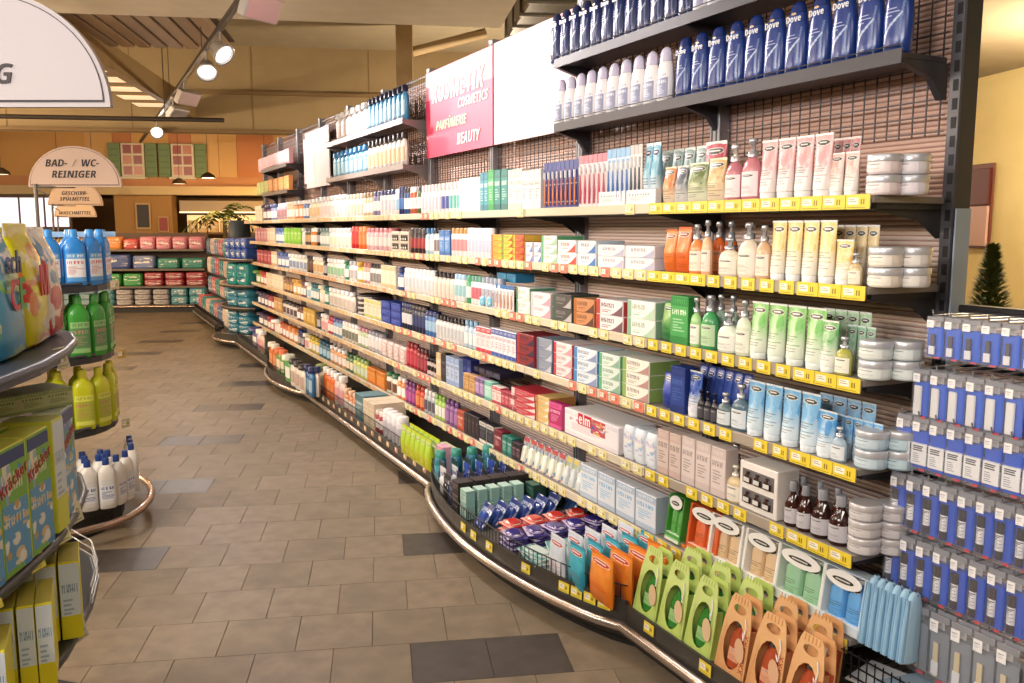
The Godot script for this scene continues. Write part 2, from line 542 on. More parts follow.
		"carton", "tall_carton", "flat_carton":
			out.append(["body", box(s, 0.0015), mat(c[0], 0.5), Vector3.ZERO, -1])
			out.append(["print_panel", box(Vector3(w * 0.97, h * 0.97, 0.0008)), printed(c[3] if c.size() > 3 else "text", c[0], c[1], c[2]), Vector3(0, h * 0.015, q + 0.0003), -1])
			out.append(["side_panel", box(Vector3(0.0008, h * 0.96, d * 0.96)), mat(c[1], 0.5), Vector3(r + 0.0003, h * 0.02, 0), -1])
		"flat_pack":
			out.append(["card", box(Vector3(w, h * 0.3, d), 0.001), mat(c[0], 0.4), Vector3.ZERO, -1])
			out.append(["blister", loft([[h * 0.3, r * 0.8, q * 0.8, 4.0], [h * 0.85, r * 0.74, q * 0.74, 4.0], [h, r * 0.5, q * 0.5, 3.0]], 12), printed("blob", c[0], c[1], c[2], 0.15), Vector3.ZERO, -1])
			out.append(["print_panel", box(Vector3(w * 0.96, 0.001, d * 0.28)), mat(c[2], 0.3), Vector3(0, h * 0.3, q * 0.7), -1])
		"toothpaste_carton":
			out.append(["body", box(s, 0.002), mat(c[0], 0.45), Vector3.ZERO, -1])
			out.append(["print_panel", box(Vector3(w * 0.98, h * 0.96, 0.0008)), printed("side", c[0], c[1], c[2]), Vector3(0, h * 0.02, q + 0.0003), -1])
			out.append(["end_flap", box(Vector3(0.0008, h * 0.94, d * 0.94)), mat(c[1], 0.45), Vector3(r + 0.0003, h * 0.03, 0), -1])
		"toothbrush_pack":
			out.append(["card", box(Vector3(w, h, 0.0016)), printed("dash", c[0], "#f4f4f4", c[2]), Vector3.ZERO, -1])
			out.append(["header", box(Vector3(w, h * 0.16, 0.003)), mat(c[2], 0.4), Vector3(0, h * 0.84, 0), -1])
			out.append(["handle", loft([[h * 0.06, r * 0.22, 0.004], [h * 0.3, r * 0.34, 0.005], [h * 0.42, r * 0.24, 0.004], [h * 0.62, r * 0.14, 0.003]], 8), mat(c[1], 0.3), Vector3(0, 0, 0.007), -1])
			out.append(["brush_head", box(Vector3(w * 0.24, h * 0.16, 0.012), 0.002), mat("#f2f4f6", 0.5), Vector3(0, h * 0.63, 0.008), -1])
		"sachet":
			out.append(["body", loft([[0, r * 0.98, 0.002, 3.0], [h * 0.06, r, q * 0.7, 3.0], [h * 0.45, r * 0.97, q, 3.0], [h * 0.85, r * 0.98, q * 0.35, 3.0], [h * 0.94, r, 0.002, 3.0], [h, r, 0.0015, 3.0]], 16), printed("pic", c[0], c[2], c[1], 0.3), Vector3.ZERO, -1])
			out.append(["header", box(Vector3(w * 0.98, h * 0.06, 0.0036)), mat(c[0], 0.4), Vector3(0, h * 0.94, 0), -1])
		"towel":
			# folded cloth on a small hanger, with pleats down its face
			out.append(["body", loft([[0, r * 1.0, q * 0.9, 2.6], [h * 0.3, r * 0.96, q * 0.95, 2.4], [h * 0.8, r * 0.9, q * 0.8, 2.4], [h * 0.95, r * 0.8, q * 0.5, 2.2], [h, r * 0.5, q * 0.25, 2.0]], 14), mat(c[0], 0.85), Vector3.ZERO, -1])
			for k in 3:
				out.append(["pleat", loft([[0, r * 0.2, q * 0.28], [h * 0.5, r * 0.15, q * 0.24], [h * 0.9, r * 0.1, q * 0.1]], 8), mat(c[k % 2 + 1], 0.85), Vector3(r * 0.55 * (k - 1), 0.001, q * 0.78), -1])
			out.append(["hanger", tube([Vector3(-r * 0.7, h * 0.95, 0), Vector3(0, h * 1.03, 0), Vector3(r * 0.7, h * 0.95, 0)], 0.003, 5), mat("#22242a", 0.4), Vector3.ZERO, -1])
		"soft_pack":
			out.append(["body", loft([[0, r * 0.9, q * 0.9, 5.0], [h * 0.08, r, q, 5.0], [h * 0.5, r * 1.0, q * 1.02, 5.0], [h * 0.92, r * 0.98, q * 0.97, 5.0], [h, r * 0.86, q * 0.84, 5.0]], 16), mat(c[0], 0.35), Vector3.ZERO, -1])
			out.append(["print_panel", loft([[h * 0.14, r + 0.002, q * 1.02, 5.0], [h * 0.5, r + 0.003, q * 1.04, 5.0], [h * 0.84, r + 0.002, q * 1.01, 5.0]], 8, 0.95, PI - 0.95), printed(c[3] if c.size() > 3 else "blob", c[0], c[1], c[2]), Vector3.ZERO, -1])
		"display_box":
			out.append(["body", box(s, 0.003), mat(c[0], 0.5), Vector3.ZERO, -1])
			for k in 2:
				out.append(["window", box(Vector3(w * 0.84, h * 0.3, 0.001)), mat("#6d6a6c", 0.3), Vector3(0, h * (0.13 + 0.42 * k), q), -1])
				for j in 3:
					var host := out.size()
					out.append(["vial", loft([[0, w * 0.1, 0.006], [h * 0.14, w * 0.1, 0.006], [h * 0.17, w * 0.05, 0.004], [h * 0.24, w * 0.05, 0.004]], 8), mat("#35201c", 0.2), Vector3(w * 0.26 * (j - 1), h * (0.15 + 0.42 * k), q + 0.003), -1])
					out.append(["vial_label", box(Vector3(w * 0.15, h * 0.09, 0.0008)), mat("#d8d6d2", 0.5), Vector3(0, h * 0.03, 0.0066), host])
		"gift_box":
			# window box leaning back: frame, two tubes behind the opening, oval header
			out.append(["back_panel", box(Vector3(w, h * 0.97, 0.003)), printed("fade", c[0], c[1], c[1]), Vector3(0, 0, -q), -1])
			out.append(["sleeve", box(Vector3(w, h * 0.17, d), 0.002), printed("fade", c[0], c[1], c[1]), Vector3.ZERO, -1])
			for sx in [-1, 1]:
				out.append(["side_wall", box(Vector3(w * 0.07, h * 0.95, d), 0.002), mat(c[1], 0.4), Vector3(sx * w * 0.465, 0, 0), -1])
				var host := out.size()
				out.append(["inner_bottle", loft([[0, w * 0.17, d * 0.36, 2.6], [h * 0.5, w * 0.18, d * 0.36, 2.4], [h * 0.6, w * 0.1, d * 0.24], [h * 0.72, w * 0.1, d * 0.2]], 12), printed("oval", c[2], c[2], c[3]), Vector3(sx * w * 0.2, h * 0.1, -0.001), -1])
				out.append(["cap", loft([[0, w * 0.09, w * 0.09], [h * 0.08, w * 0.085, w * 0.085]], 10), mat("#eceae4", 0.3), Vector3(0, h * 0.7, 0), host])
			var head := [Vector2(0, h * 0.68)]
			for i in 13:
				var t := -PI / 2 + PI * i / 12.0
				head.append(Vector2(cos(t) * w * 0.4, h * 0.82 + sin(t) * h * 0.14))
			head.append(Vector2(0, h * 0.96))
			out.append(["header", plate(head, [], 0.003), mat("#f3f3f0", 0.4), Vector3(0, 0, q + 0.003), -1])
			var host2 := out.size() - 1
			out.append(["emblem", loft([[0, w * 0.24, h * 0.042], [0.0012, w * 0.24, h * 0.042]], 16), mat("#33332f", 0.4), Vector3(0, h * 0.81, 0.0012), host2, Basis(Vector3.RIGHT, PI / 2)])
			out.append(["emblem_print", box(Vector3(w * 0.32, h * 0.022, 0.001)), mat("#d6d6d0", 0.4), Vector3(0, h * 0.80, 0.0028), host2])
			out.append(["top_flap", box(Vector3(w, 0.003, d), 0.001), mat(c[1], 0.4), Vector3(0, h * 0.955, 0), -1])
		"carry_box":
			# handle box with an arched window, the bottle inside and a tag on a ribbon
			var o := [Vector2(0, 0), Vector2(r, 0), Vector2(r * 0.97, h * 0.3), Vector2(r * 0.88, h * 0.66), Vector2(r * 0.66, h * 0.93), Vector2(r * 0.52, h), Vector2(0, h)]
			var win := arch(h * 0.37, r * 0.66, h * 0.31)
			var grip := arch(h * 0.83, r * 0.42, h * 0.06)
			out.append(["front_panel", plate(o, [win, grip], 0.003), printed(c[3], c[0], c[1], c[2]), Vector3(0, 0, q), -1])
			out.append(["back_panel", plate(o, [grip], 0.003), mat(c[0], 0.5), Vector3(0, 0, -q + 0.003), -1])
			out.append(["inlay", box(Vector3(w * 0.86, h * 0.62, 0.002)), mat(c[2], 0.5), Vector3(0, h * 0.02, -q + 0.006), -1])
			out.append(["base", box(Vector3(w * 0.98, 0.006, d), 0.002), mat(c[0], 0.5), Vector3.ZERO, -1])
			for sx in [-1, 1]:
				out.append(["side_wall", box(Vector3(0.003, h * 0.62, d)), mat(c[0], 0.5), Vector3(sx * r * 0.93, 0, 0), -1, Basis(Vector3(0, 0, 1), sx * 0.13)])
			var b := out.size()
			out.append(["inner_bottle", loft([[0, r * 0.5, q * 0.7, 2.4], [h * 0.32, r * 0.52, q * 0.7, 2.4], [h * 0.44, r * 0.4, q * 0.6], [h * 0.5, r * 0.2, q * 0.36], [h * 0.54, r * 0.2, q * 0.36]], 14), mat(c[2], 0.15), Vector3(0, h * 0.08, 0.002), -1])
			out.append(["cap", loft([[0, r * 0.24, r * 0.24], [h * 0.085, r * 0.23, r * 0.23]], 12), mat("#3a4038", 0.3), Vector3(0, h * 0.53, 0), b])
			out.append(["label", loft([[0, r * 0.53, q * 0.72, 2.4], [h * 0.16, r * 0.54, q * 0.72, 2.4]], 8, 0.9, PI - 0.9), printed("oval", c[4], c[4], "#384038"), Vector3(0, h * 0.09, 0), b])
			out.append(["ribbon", tube([Vector3(r * 0.5, h * 0.76, q + 0.004), Vector3(r * 0.66, h * 0.66, q + 0.006), Vector3(r * 0.6, h * 0.5, q + 0.005)], 0.0025, 5), mat("#f1efe8", 0.7), Vector3.ZERO, -1])
			out.append(["tag", loft([[0, r * 0.3, h * 0.15], [0.0015, r * 0.3, h * 0.15]], 12), mat(c[5], 0.6), Vector3(r * 0.5, h * 0.36, q + 0.005), -1, Basis(Vector3.RIGHT, PI / 2) * Basis(Vector3.UP, 0.35)])
		"hanging_pack":
			# clear bag on a hook: card, article with its sleeve, price sticker, printed mark
			out.append(["bag", box(Vector3(w, h, d), 0.002), clear("#d5dae2", 0.1), Vector3.ZERO, -1])
			out.append(["card", box(Vector3(w * 0.96, h * 0.7, 0.0015)), mat(c[0], 0.45), Vector3(0, h * 0.05, -q * 0.5), -1])
			match c[1]:
				"roll":
					out.append(["brush", loft([[0, w * 0.2, d * 0.48], [h * 0.6, w * 0.21, d * 0.48]], 10), mat(c[2], 0.7), Vector3(-w * 0.2, h * 0.08, 0), -1])
					out.append(["sleeve", loft([[h * 0.14, w * 0.22, d * 0.52], [h * 0.42, w * 0.22, d * 0.52]], 10, 0, PI), printed("dash", "#e6e8ee", "#4a5264", "#2c3446"), Vector3(-w * 0.2, h * 0.08, 0), -1])
				"sheet":
					out.append(["sleeve", box(Vector3(w * 0.96, h * 0.4, d * 0.7), 0.001), printed("dash", "#eef0f4", "#5a6070", "#101420"), Vector3(0, h * 0.12, 0.001), -1])
				"white":
					out.append(["pad", box(Vector3(w * 0.5, h * 0.6, d * 0.5), 0.003), mat(c[2], 0.6), Vector3(-w * 0.18, h * 0.06, 0.001), -1])
				"comb":
					out.append(["comb", box(Vector3(w * 0.26, h * 0.5, 0.004), 0.001), mat(c[2], 0.4), Vector3(-w * 0.12, h * 0.08, 0.002), -1])
					out.append(["sleeve", box(Vector3(w * 0.36, h * 0.2, 0.005), 0.001), mat("#dfe3ea", 0.5), Vector3(-w * 0.12, h * 0.1, 0.003), -1])
			out.append(["mark", box(Vector3(w * 0.34, h * 0.04, 0.001)), mat("#c4505e", 0.5), Vector3(w * 0.26, h * 0.02, q), -1])
			out.append(["price_sticker", box(Vector3(w * 0.42, h * 0.17, 0.001)), printed("dash", "#f2f2f4", "#9aa0aa", "#787e88"), Vector3(-w * 0.22, h * 0.74, q + 0.001), -1])
			out.append(["header", box(Vector3(w * 0.96, h * 0.1, 0.003)), mat("#8d8f98", 0.4), Vector3(0, h * 0.9, 0), -1])
		"razor_pack":
			out.append(["card", box(Vector3(w, h, 0.002)), printed("blob", c[0], c[1], c[2]), Vector3.ZERO, -1])
			out.append(["blister", loft([[h * 0.08, r * 0.6, q, 4.0], [h * 0.6, r * 0.64, q, 4.0], [h * 0.66, r * 0.4, q * 0.4, 4.0]], 12), mat(c[0], 0.2), Vector3(0, 0, 0.002), -1])
			out.append(["header", box(Vector3(w * 0.8, h * 0.16, 0.003)), mat(c[1], 0.4), Vector3(0, h * 0.8, 0.001), -1])
		"grip_bottle":
			# household cleaner: shoulders, grip waist, trigger-less cap, white label with a coloured block
			out.append(["body", loft([[0, r * 0.93, q * 0.9, 3.2], [h * 0.02, r, q, 3.2], [h * 0.66, r, q, 3.2], [h * 0.74, r * 0.92, q * 0.94, 2.8], [h * 0.81, r * 0.66, q * 0.8, 2.4], [h * 0.85, r * 0.46, q * 0.62], [h * 0.86, r * 0.4, q * 0.5]], 18), mat(c[0], 0.25), Vector3.ZERO, -1])
			out.append(["label", loft([[h * 0.08, r + 0.0008, q + 0.0008, 3.2], [h * 0.58, r + 0.0008, q + 0.0008, 3.2]], 8, 0.75, PI - 0.75), printed("text", c[2], c[3], c[4]), Vector3.ZERO, -1])
			out.append(["cap", loft([[h * 0.86, r * 0.4, r * 0.4], [h * 0.98, r * 0.38, r * 0.38], [h, r * 0.3, r * 0.3]], 14), mat(c[1], 0.3), Vector3.ZERO, -1])
		"pet_food_bag":
			out.append(["body", loft([[0, r * 0.9, q * 0.6, 3.0], [h * 0.05, r, q, 3.4], [h * 0.4, r, q * 1.05, 3.0], [h * 0.72, r * 0.97, q * 0.8, 3.0], [h * 0.86, r * 0.96, q * 0.36, 3.0], [h * 0.92, r * 0.96, 0.006, 3.0], [h, r * 0.97, 0.003, 3.0]], 20), printed("blob", c[0], c[1], c[2], 0.25), Vector3.ZERO, -1])
			out.append(["side_gusset", loft([[h * 0.05, r + 0.001, q * 0.98, 3.0], [h * 0.4, r + 0.001, q * 1.03, 2.6], [h * 0.72, r * 0.96 + 0.001, q * 0.73, 2.6], [h * 0.88, r * 0.9 + 0.001, q * 0.28, 2.6]], 6, -0.85, 0.85), mat(c[3], 0.3), Vector3.ZERO, -1])
			out.append(["seam", box(Vector3(w * 0.93, h * 0.06, 0.007), 0.002), mat(c[3], 0.3), Vector3(0, h * 0.94, 0), -1])
		"treat_carton":
			out.append(["body", box(s, 0.002), mat(c[3], 0.4), Vector3.ZERO, -1])
			out.append(["print_panel", box(Vector3(w * 0.98, h * 0.98, 0.001)), printed("blob", c[0], c[1], c[2], 0.35), Vector3(0, h * 0.01, q + 0.0004), -1])
			var host3 := out.size() - 1
			out.append(["title_band", box(Vector3(w * 0.9, h * 0.1, 0.001)), mat("#1e3a7c", 0.4), Vector3(0, h * 0.86, 0.001), host3])
			out.append(["lettering", lettering("Kräcker", 0.026, 0.001), mat("#b02a2c", 0.4), Vector3(0, h * 0.72, 0.0016), host3, Basis(Vector3(0, 0, 1), 0.3)])
			out.append(["picture", box(Vector3(w * 0.92, h * 0.5, 0.001)), printed("blob", "#5aa0d8", "#c8a060", "#e6dcc4", 0.35), Vector3(0, h * 0.05, 0.001), host3])
			out.append(["side_panel", box(Vector3(0.001, h * 0.97, d * 0.96)), printed("text", c[3], "#f2f2e8", "#6f7a30"), Vector3(r + 0.0004, h * 0.015, 0), -1])
		"cleaner_carton":
			out.append(["body", box(s, 0.002), mat(c[0], 0.4), Vector3.ZERO, -1])
			out.append(["print_panel", box(Vector3(w * 0.94, h * 0.96, 0.001)), printed("text", c[1], c[1], c[2]), Vector3(0, h * 0.02, q + 0.0004), -1])
			out.append(["corner_print", box(Vector3(w * 0.96, h * 0.3, 0.001)), mat(c[0], 0.4), Vector3(0, h * 0.01, q + 0.001), -1])
			out.append(["top_flap", box(Vector3(w * 0.96, 0.001, d * 0.94)), mat(c[3], 0.4), Vector3(0, h, 0), -1])
		"bunch":
			pass
	return out

func arch(y: float, rx: float, ry: float) -> Array:
	# right half of an ellipse from bottom to top
	var a := []
	for i in 9:
		var t := -PI / 2 + PI * i / 8.0
		a.append(Vector2(maxf(0.0, cos(t)) * rx if i > 0 and i < 8 else 0.0, y + sin(t) * ry))
	return a

func assemble(called: String, parts: Array, whole: bool) -> Node3D:
	if whole:
		# far off: one mesh, a surface for each material
		var am := ArrayMesh.new()
		for p in parts:
			if p[0] in ["crimp", "side_panel", "header", "end_flap", "collar"] and parts.size() > 2:
				continue
			var st := start()
			var at: Vector3 = p[3]
			if p[4] >= 0:
				at += parts[p[4]][3]
			st.append_from(p[1], 0, Transform3D(p[5] if p.size() > 5 else Basis(), at))
			am = st.commit(am)
			am.surface_set_material(am.get_surface_count() - 1, p[2])
		var one := MeshInstance3D.new()
		one.mesh = am
		one.name = called
		return one
	var o := Node3D.new()
	o.name = called
	var made := []
	for p in parts:
		made.append(part(o if p[4] < 0 else made[p[4]], p[0], p[1], p[2], p[3], p[5] if p.size() > 5 else Basis()))
	return o

const CATEGORY := {"shampoo_bottle": "bottle", "lotion_bottle": "bottle", "bottle_slim": "bottle", "spray_can": "spray can", "deodorant_stick": "deodorant", "body_lotion_bottle": "bottle", "flip_top_bottle": "bottle", "pump_bottle": "pump bottle", "brown_bottle": "bottle", "cream_tube": "tube", "cream_jar": "jar", "carton": "carton", "tall_carton": "carton", "flat_carton": "carton", "flat_pack": "pack", "towel": "towel", "toothpaste_carton": "carton", "toothbrush_pack": "toothbrush", "sachet": "pouch", "soft_pack": "pack", "display_box": "box", "gift_box": "gift box", "carry_box": "gift box", "hanging_pack": "pack", "razor_pack": "pack", "grip_bottle": "bottle", "pet_food_bag": "bag", "treat_carton": "carton", "cleaner_carton": "carton"}

# A row of like goods from p0 to p1 (as seen from the front, left to right), nd deep and ny high. Each one is a thing of its own.
func line(p0: Vector3, p1: Vector3, n: int, kind: String, h: float, c: Array, desc: String, where: String, o := {}):
	var dir := (p1 - p0)
	var turn := atan2(-dir.z, dir.x)
	var pitch := dir.length() / n
	var w: float = o.get("w", pitch * 0.93)
	var d: float = o.get("d", {"carton": 0.05, "tall_carton": 0.06, "flat_carton": 0.12, "flat_pack": 0.1, "toothpaste_carton": 0.16, "toothbrush_pack": 0.014, "sachet": 0.05, "soft_pack": 0.11, "gift_box": 0.07, "carry_box": 0.07, "hanging_pack": 0.012, "razor_pack": 0.03, "treat_carton": 0.07, "cleaner_carton": 0.1, "display_box": 0.1}.get(kind, minf(w * 0.62, 0.055)))
	if kind in ["spray_can", "deodorant_stick", "cream_jar", "brown_bottle"]:
		d = w
	var nd: int = o.get("nd", 1)
	var ny: int = o.get("ny", 1)
	var whole: bool = o.get("whole", false)
	var lean: float = o.get("lean", 0.0)
	var back: Vector3 = Vector3(-sin(turn), 0, -cos(turn))
	var spot := where.substr(1) if where.begins_with("~") else "on " + where
	var proto: Node3D = null
	var gap: float = o.get("gap", d * 1.06)
	for k in nd:
		for y in ny:
			for i in n:
				var t: Node3D
				if proto == null:
					proto = assemble("x", goods(kind, Vector3(w, h, d), c), whole)
					t = proto
				else:
					t = proto.duplicate()
				t.name = numbered(o.get("name", kind))
				add_child(t)
				var yaw: float = turn + o.get("yaw", 0.0) + (rng.randf() - 0.5) * o.get("jitter", 0.05)
				t.position = p0 + dir * ((i + 0.5) / n) + back * (d / 2 + k * gap) + Vector3(0, y * (h + 0.001) + 0.0005, 0)
				t.rotation = Vector3(-lean, yaw, 0)
				var words := desc
				if n > 1:
					words += ", %s of %s" % [NTH[i] if i < 16 else str(i + 1) + "th", NUM[n] if n < 17 else str(n)]
				if ny > 1:
					words = ["bottom", "middle" if ny > 2 else "upper", "upper", "top"][y] + " " + words if ny < 5 else words
				if nd > 1:
					words = ["front", "second-row", "third-row", "fourth-row", "fifth-row", "sixth-row", "seventh-row"][k] + " " + words
				tag(t, words.replace(" a ", " ").replace(" the ", " ") + " " + spot, CATEGORY.get(kind, "pack"), desc + " " + spot if n * nd * ny > 1 else "")

const LEVEL := {"S1": [1.747, 2.112, "top shelf"], "S2": [1.474, 2.112, "second shelf"], "S3": [1.192, 2.112, "third shelf"], "S4": [0.914, 2.112, "fourth shelf"], "S5": [0.638, 2.112, "fifth shelf"], "S6": [0.36, 2.112, "sixth shelf"], "T1": [2.175, 2.25, "lower overhead shelf"], "T2": [2.497, 2.25, "upper overhead shelf"], "U1": [2.13, 2.25, "lower overhead shelf"], "U2": [2.47, 2.25, "upper overhead shelf"], "V1": [2.10, 2.25, "lower overhead shelf"], "V2": [2.41, 2.25, "upper overhead shelf"], "B": [0.172, 1.86, "bottom deck"]}
const NEAR := ["nearest bay", "second bay", "third bay", "fourth bay", "fifth bay", "sixth bay", "seventh bay", "eighth bay", "ninth bay", "farthest bay"]

func row(level: String, z0: float, z1: float, n: int, kind: String, h: float, c: Array, desc: String, o := {}):
	var l: Array = LEVEL[level]
	var x: float = l[1] + o.get("set", 0.0)
	var bay := clampi(int((POST - (z0 + z1) / 2) / BAY), 0, 9)
	if not o.has("whole"):
		o["whole"] = z1 < -5.6
	line(Vector3(x, l[0] + o.get("up", 0.0), z0), Vector3(x, l[0] + o.get("up", 0.0), z1), n, kind, h, c, desc, "%s, %s" % [l[2], NEAR[bay]], o)

# ---------------------------------------------------------------- the building
func grain(c: String, seed_: int, amount: float, freq: float, rough: float, stretch := 1.0) -> StandardMaterial3D:
	# a colour that varies a little, as stone, plaster and board do
	var noise := FastNoiseLite.new()
	noise.seed = seed_
	noise.frequency = freq
	noise.fractal_octaves = 5
	var im := Image.create(192, 192, false, Image.FORMAT_RGB8)
	var base := Color(c)
	for y in 192:
		for x in 192:
			# blended across the edges so that the repeat does not show
			var fx := x / 192.0
			var v := lerpf(noise.get_noise_2d(x * stretch, y), noise.get_noise_2d((x - 192) * stretch, y), fx)
			var k := 1.0 + amount * v
			im.set_pixel(x, y, Color(base.r * k, base.g * k, base.b * k))
	var m := StandardMaterial3D.new()
	m.albedo_texture = ImageTexture.create_from_image(im)
	m.uv1_triplanar = true
	m.uv1_world_triplanar = true
	m.uv1_scale = Vector3(1.4, 1.4, 1.4)
	m.metallic_specular = 0.35
	m.roughness = rough
	return m

func slab_box(called: String, a0: float, a1: float, y0: float, y1: float, b0: float, b1: float, m: Material, kind := "structure") -> MeshInstance3D:
	# a box given in the building's frame
	var o := setting(called, box(Vector3(a1 - a0, y1 - y0, b1 - b0)), m, world((a0 + a1) / 2, y0, (b0 + b1) / 2), TURN)
	return o

func build_room():
	var grout := mat("#74695a", 0.7)
	var floor_ := slab_box("floor", -9.0, 6.6, -0.25, -0.004, -4.0, 27.0, grout)
	# floor tiles: half-bond rows, dark pairs every six tiles and every fourth row
	var light := [grain("#80725f", 3, 0.14, 0.02, 0.5), grain("#7d705e", 9, 0.14, 0.02, 0.53), grain("#837461", 21, 0.15, 0.025, 0.48)]
	var dark := grain("#4c4540", 5, 0.16, 0.03, 0.4)
	var tile := box(Vector3(0.2978, 0.008, 0.3133), 0.0006)
	var many := {0: start(), 1: start(), 2: start(), 3: start()}
	for rw in range(-14, 76):
		var b := 3.0 + 0.3155 * rw
		var even := posmod(rw, 2) == 0
		for col in range(-26, 14):
			var a := 0.085 + 0.3 * col + (0.0 if even else -0.15)
			var p := world(a + 0.15, -0.0042, b + 0.158)
			if p.x > 2.7 or p.x < -2.6 or p.z > 1.2:
				continue
			var is_dark := even and posmod(rw, 4) == 0 and posmod(col, 6) < 2 and not (rw == 0 and col < -2)
			var n: int = 3 if is_dark else absi(hash(Vector2i(rw, col))) % 3
			var m: Material = dark if is_dark else light[n]
			var seen: bool = p.x < 1.95 and p.x > -0.6 and b > 2.2 and (b < 7.4 or (is_dark and b < 16.0))
			# p is in world axes; the floor node has its own place and turn
			var at: Vector3 = floor_.transform.affine_inverse() * p
			if seen:
				part(floor_, "dark_tile" if is_dark else "tile", tile, m, at)
			else:
				many[n].append_from(tile, 0, Transform3D(Basis(), at))
	for n in 4:
		var o := part(floor_, "distant_tiles", many[n].commit(), dark if n == 3 else light[n])
		o.set_meta("kind", "stuff")
	# walls and ceiling with thickness
	var plaster := grain("#a89678", 11, 0.05, 0.01, 0.85)
	var tan_ := grain("#9c9078", 12, 0.05, 0.01, 0.85)
	slab_box("wall_rear", -9.0, 6.6, 0.0, 5.0, -4.0, -3.8, plaster)
	slab_box("wall_left", -9.0, -8.8, 0.0, 5.0, -3.8, 26.8, plaster)
	slab_box("wall_right", 5.0, 5.2, 0.0, 2.9, -3.8, 26.8, grain("#ecd896", 13, 0.04, 0.01, 0.8))
	slab_box("wall_far", -9.0, 6.6, 0.0, 5.0, 26.8, 27.0, plaster)
	slab_box("ceiling", -9.0, 6.6, 4.6, 4.8, -4.0, 27.0, tan_)
	slab_box("ceiling_right", 3.3, 6.6, 2.9, 3.0, -3.8, 26.8, tan_)
	# soffit over the near aisle and the slatted field behind it
	var soffit := slab_box("ceiling_soffit", -8.8, 1.2, 3.6, 3.72, -3.8, 8.8, grain("#d2c8b0", 14, 0.04, 0.01, 0.8))
	soffit.set_meta("kind", "structure")
	var slats := setting("ceiling_slats", box(Vector3(2.1, 0.02, 1.75)), mat("#4a3826", 0.9), world(-2.65, 3.74, 9.72), TURN)
	for i in 12:
		part(slats, "slat", box(Vector3(0.135, 0.07, 1.7), 0.004), mat(["#8c7458", "#866e54", "#927a5e"][i % 3], 0.7), Vector3(-0.95 + 0.172 * i, -0.09, 0))
	# bulkhead across the hall with its ribs, and a stepped row of lit panels on its near side
	var bulk := slab_box("wall_bulkhead", -8.8, 3.3, 3.2, 4.6, 15.2, 15.4, grain("#968260", 15, 0.05, 0.01, 0.85))
	for i in 2:
		part(bulk, "rib", box(Vector3(12.1, 0.05, 0.08)), mat("#7a6240", 0.8), Vector3(0, 0.0 if i == 0 else 0.62, 0.12))
	for i in 6:
		part(bulk, "panel_joint", box(Vector3(0.015, 1.38, 0.006)), mat("#7c6440", 0.8), Vector3(-5.0 + 1.9 * i, 0.01, 0.103))
	for i in 5:
		var b := 10.8 + 0.75 * i
		var t := thing("ceiling_light", "luminous ceiling panel, %s of the stepped row beside the slatted ceiling" % NTH[i], "ceiling light", world(-3.3, 3.45, b), TURN, "stepped luminous panels")
		part(t, "housing", box(Vector3(0.5, 0.05, 0.4)), mat("#8a7450", 0.7))
		part(t, "diffuser", box(Vector3(0.46, 0.006, 0.36)), glow("#ffe6bb", 0.6), Vector3(0, -0.007, 0))
	slab_box("ceiling_beam", -3.05, -2.95, 3.42, 3.7, 8.9, 15.2, mat("#8d744a", 0.8))
	# luminous panels over the aisle, out of the picture
	for i in PANELS.size():
		var p: Array = PANELS[i]
		var t := thing("hanging_panel_light", "luminous panel hanging over the household aisle, %s of the row" % NTH[i], "ceiling light", p[0], 0.0, "hanging luminous panels")
		t.basis = Basis.looking_at(p[1] - p[0])
		part(t, "housing", box(Vector3(p[2] + 0.06, 0.66, 0.04)), mat("#c8c4be", 0.5), Vector3(0, -0.33, 0.03))
		part(t, "diffuser", box(Vector3(p[2], 0.6, 0.01)), glow("#fff6ea" if p[4] else "#ffd9a6", 1.2), Vector3(0, -0.3, 0.0))
	# globe lamps of the hall, left of the picture and behind the gondola
	var gi := -1
	for g in [[Vector3(-3.2, 2.6, -3.0), 6.0], [Vector3(-3.4, 2.6, -8.0), 9.0], [Vector3(-3.6, 2.6, -12.5), 12.0], [Vector3(-4.6, 2.4, -18.5), 14.0], [world(-1.0, 2.5, 19.3) + Vector3(0, 0.45, 0), 0.0], [Vector3(5.5, 2.45, -3.1), 5.0], [Vector3(5.5, 2.4, -12.0), 9.0]]:
		gi += 1
		if g[1] > 0.0:
			var t := thing("globe_lamp", "warm globe lamp on a cord, %s in the hall" % ["beside the carton stand", "beside the bottle stand", "before the far window", "by the far gondola", "", "by the yellow wall", "behind the long gondola"][gi], "lamp", g[0], 0.0, "hall globe lamps")
			part(t, "globe", loft([[-0.12, 0.03, 0.03], [-0.09, 0.085, 0.085], [0, 0.12, 0.12], [0.09, 0.085, 0.085], [0.12, 0.03, 0.03]], 18), glow("#ffd9a0", 1.5))
			part(t, "cord", tube([Vector3(0, 0.12, 0), Vector3(0, (2.85 if g[0].x > 5 else 3.55 if g[0].z > -6.0 else 4.55) - g[0].y, 0)], 0.006, 5), mat("#3a3028", 0.6))
			var o := OmniLight3D.new()
			o.name = "globe_light"
			o.light_color = Color(1, 0.91, 0.79)
			o.light_energy = g[1]
			o.light_size = 0.1
			o.omni_range = 40.0
			o.shadow_enabled = true
			add_child(o, true)
			o.position = g[0]
	# timber post and brace behind the gondola
	var tr := thing("timber_truss", "tan timber post with a slanting brace rising behind the gondola", "truss", world(0.39, 0.0, 13.2), TURN)
	part(tr, "post", box(Vector3(0.24, 4.58, 0.24), 0.01), grain("#a08a68", 31, 0.06, 0.02, 0.7))
	part(tr, "brace", tube([Vector3(0.12, 4.2, 0.0), Vector3(1.2, 4.5, 0.0)], 0.07, 4), grain("#a08a68", 31, 0.06, 0.02, 0.7))
	var du := thing("air_duct", "grey ribbed duct above the gondola beside the poster", "duct", world(1.7, 3.65, 8.2), TURN)
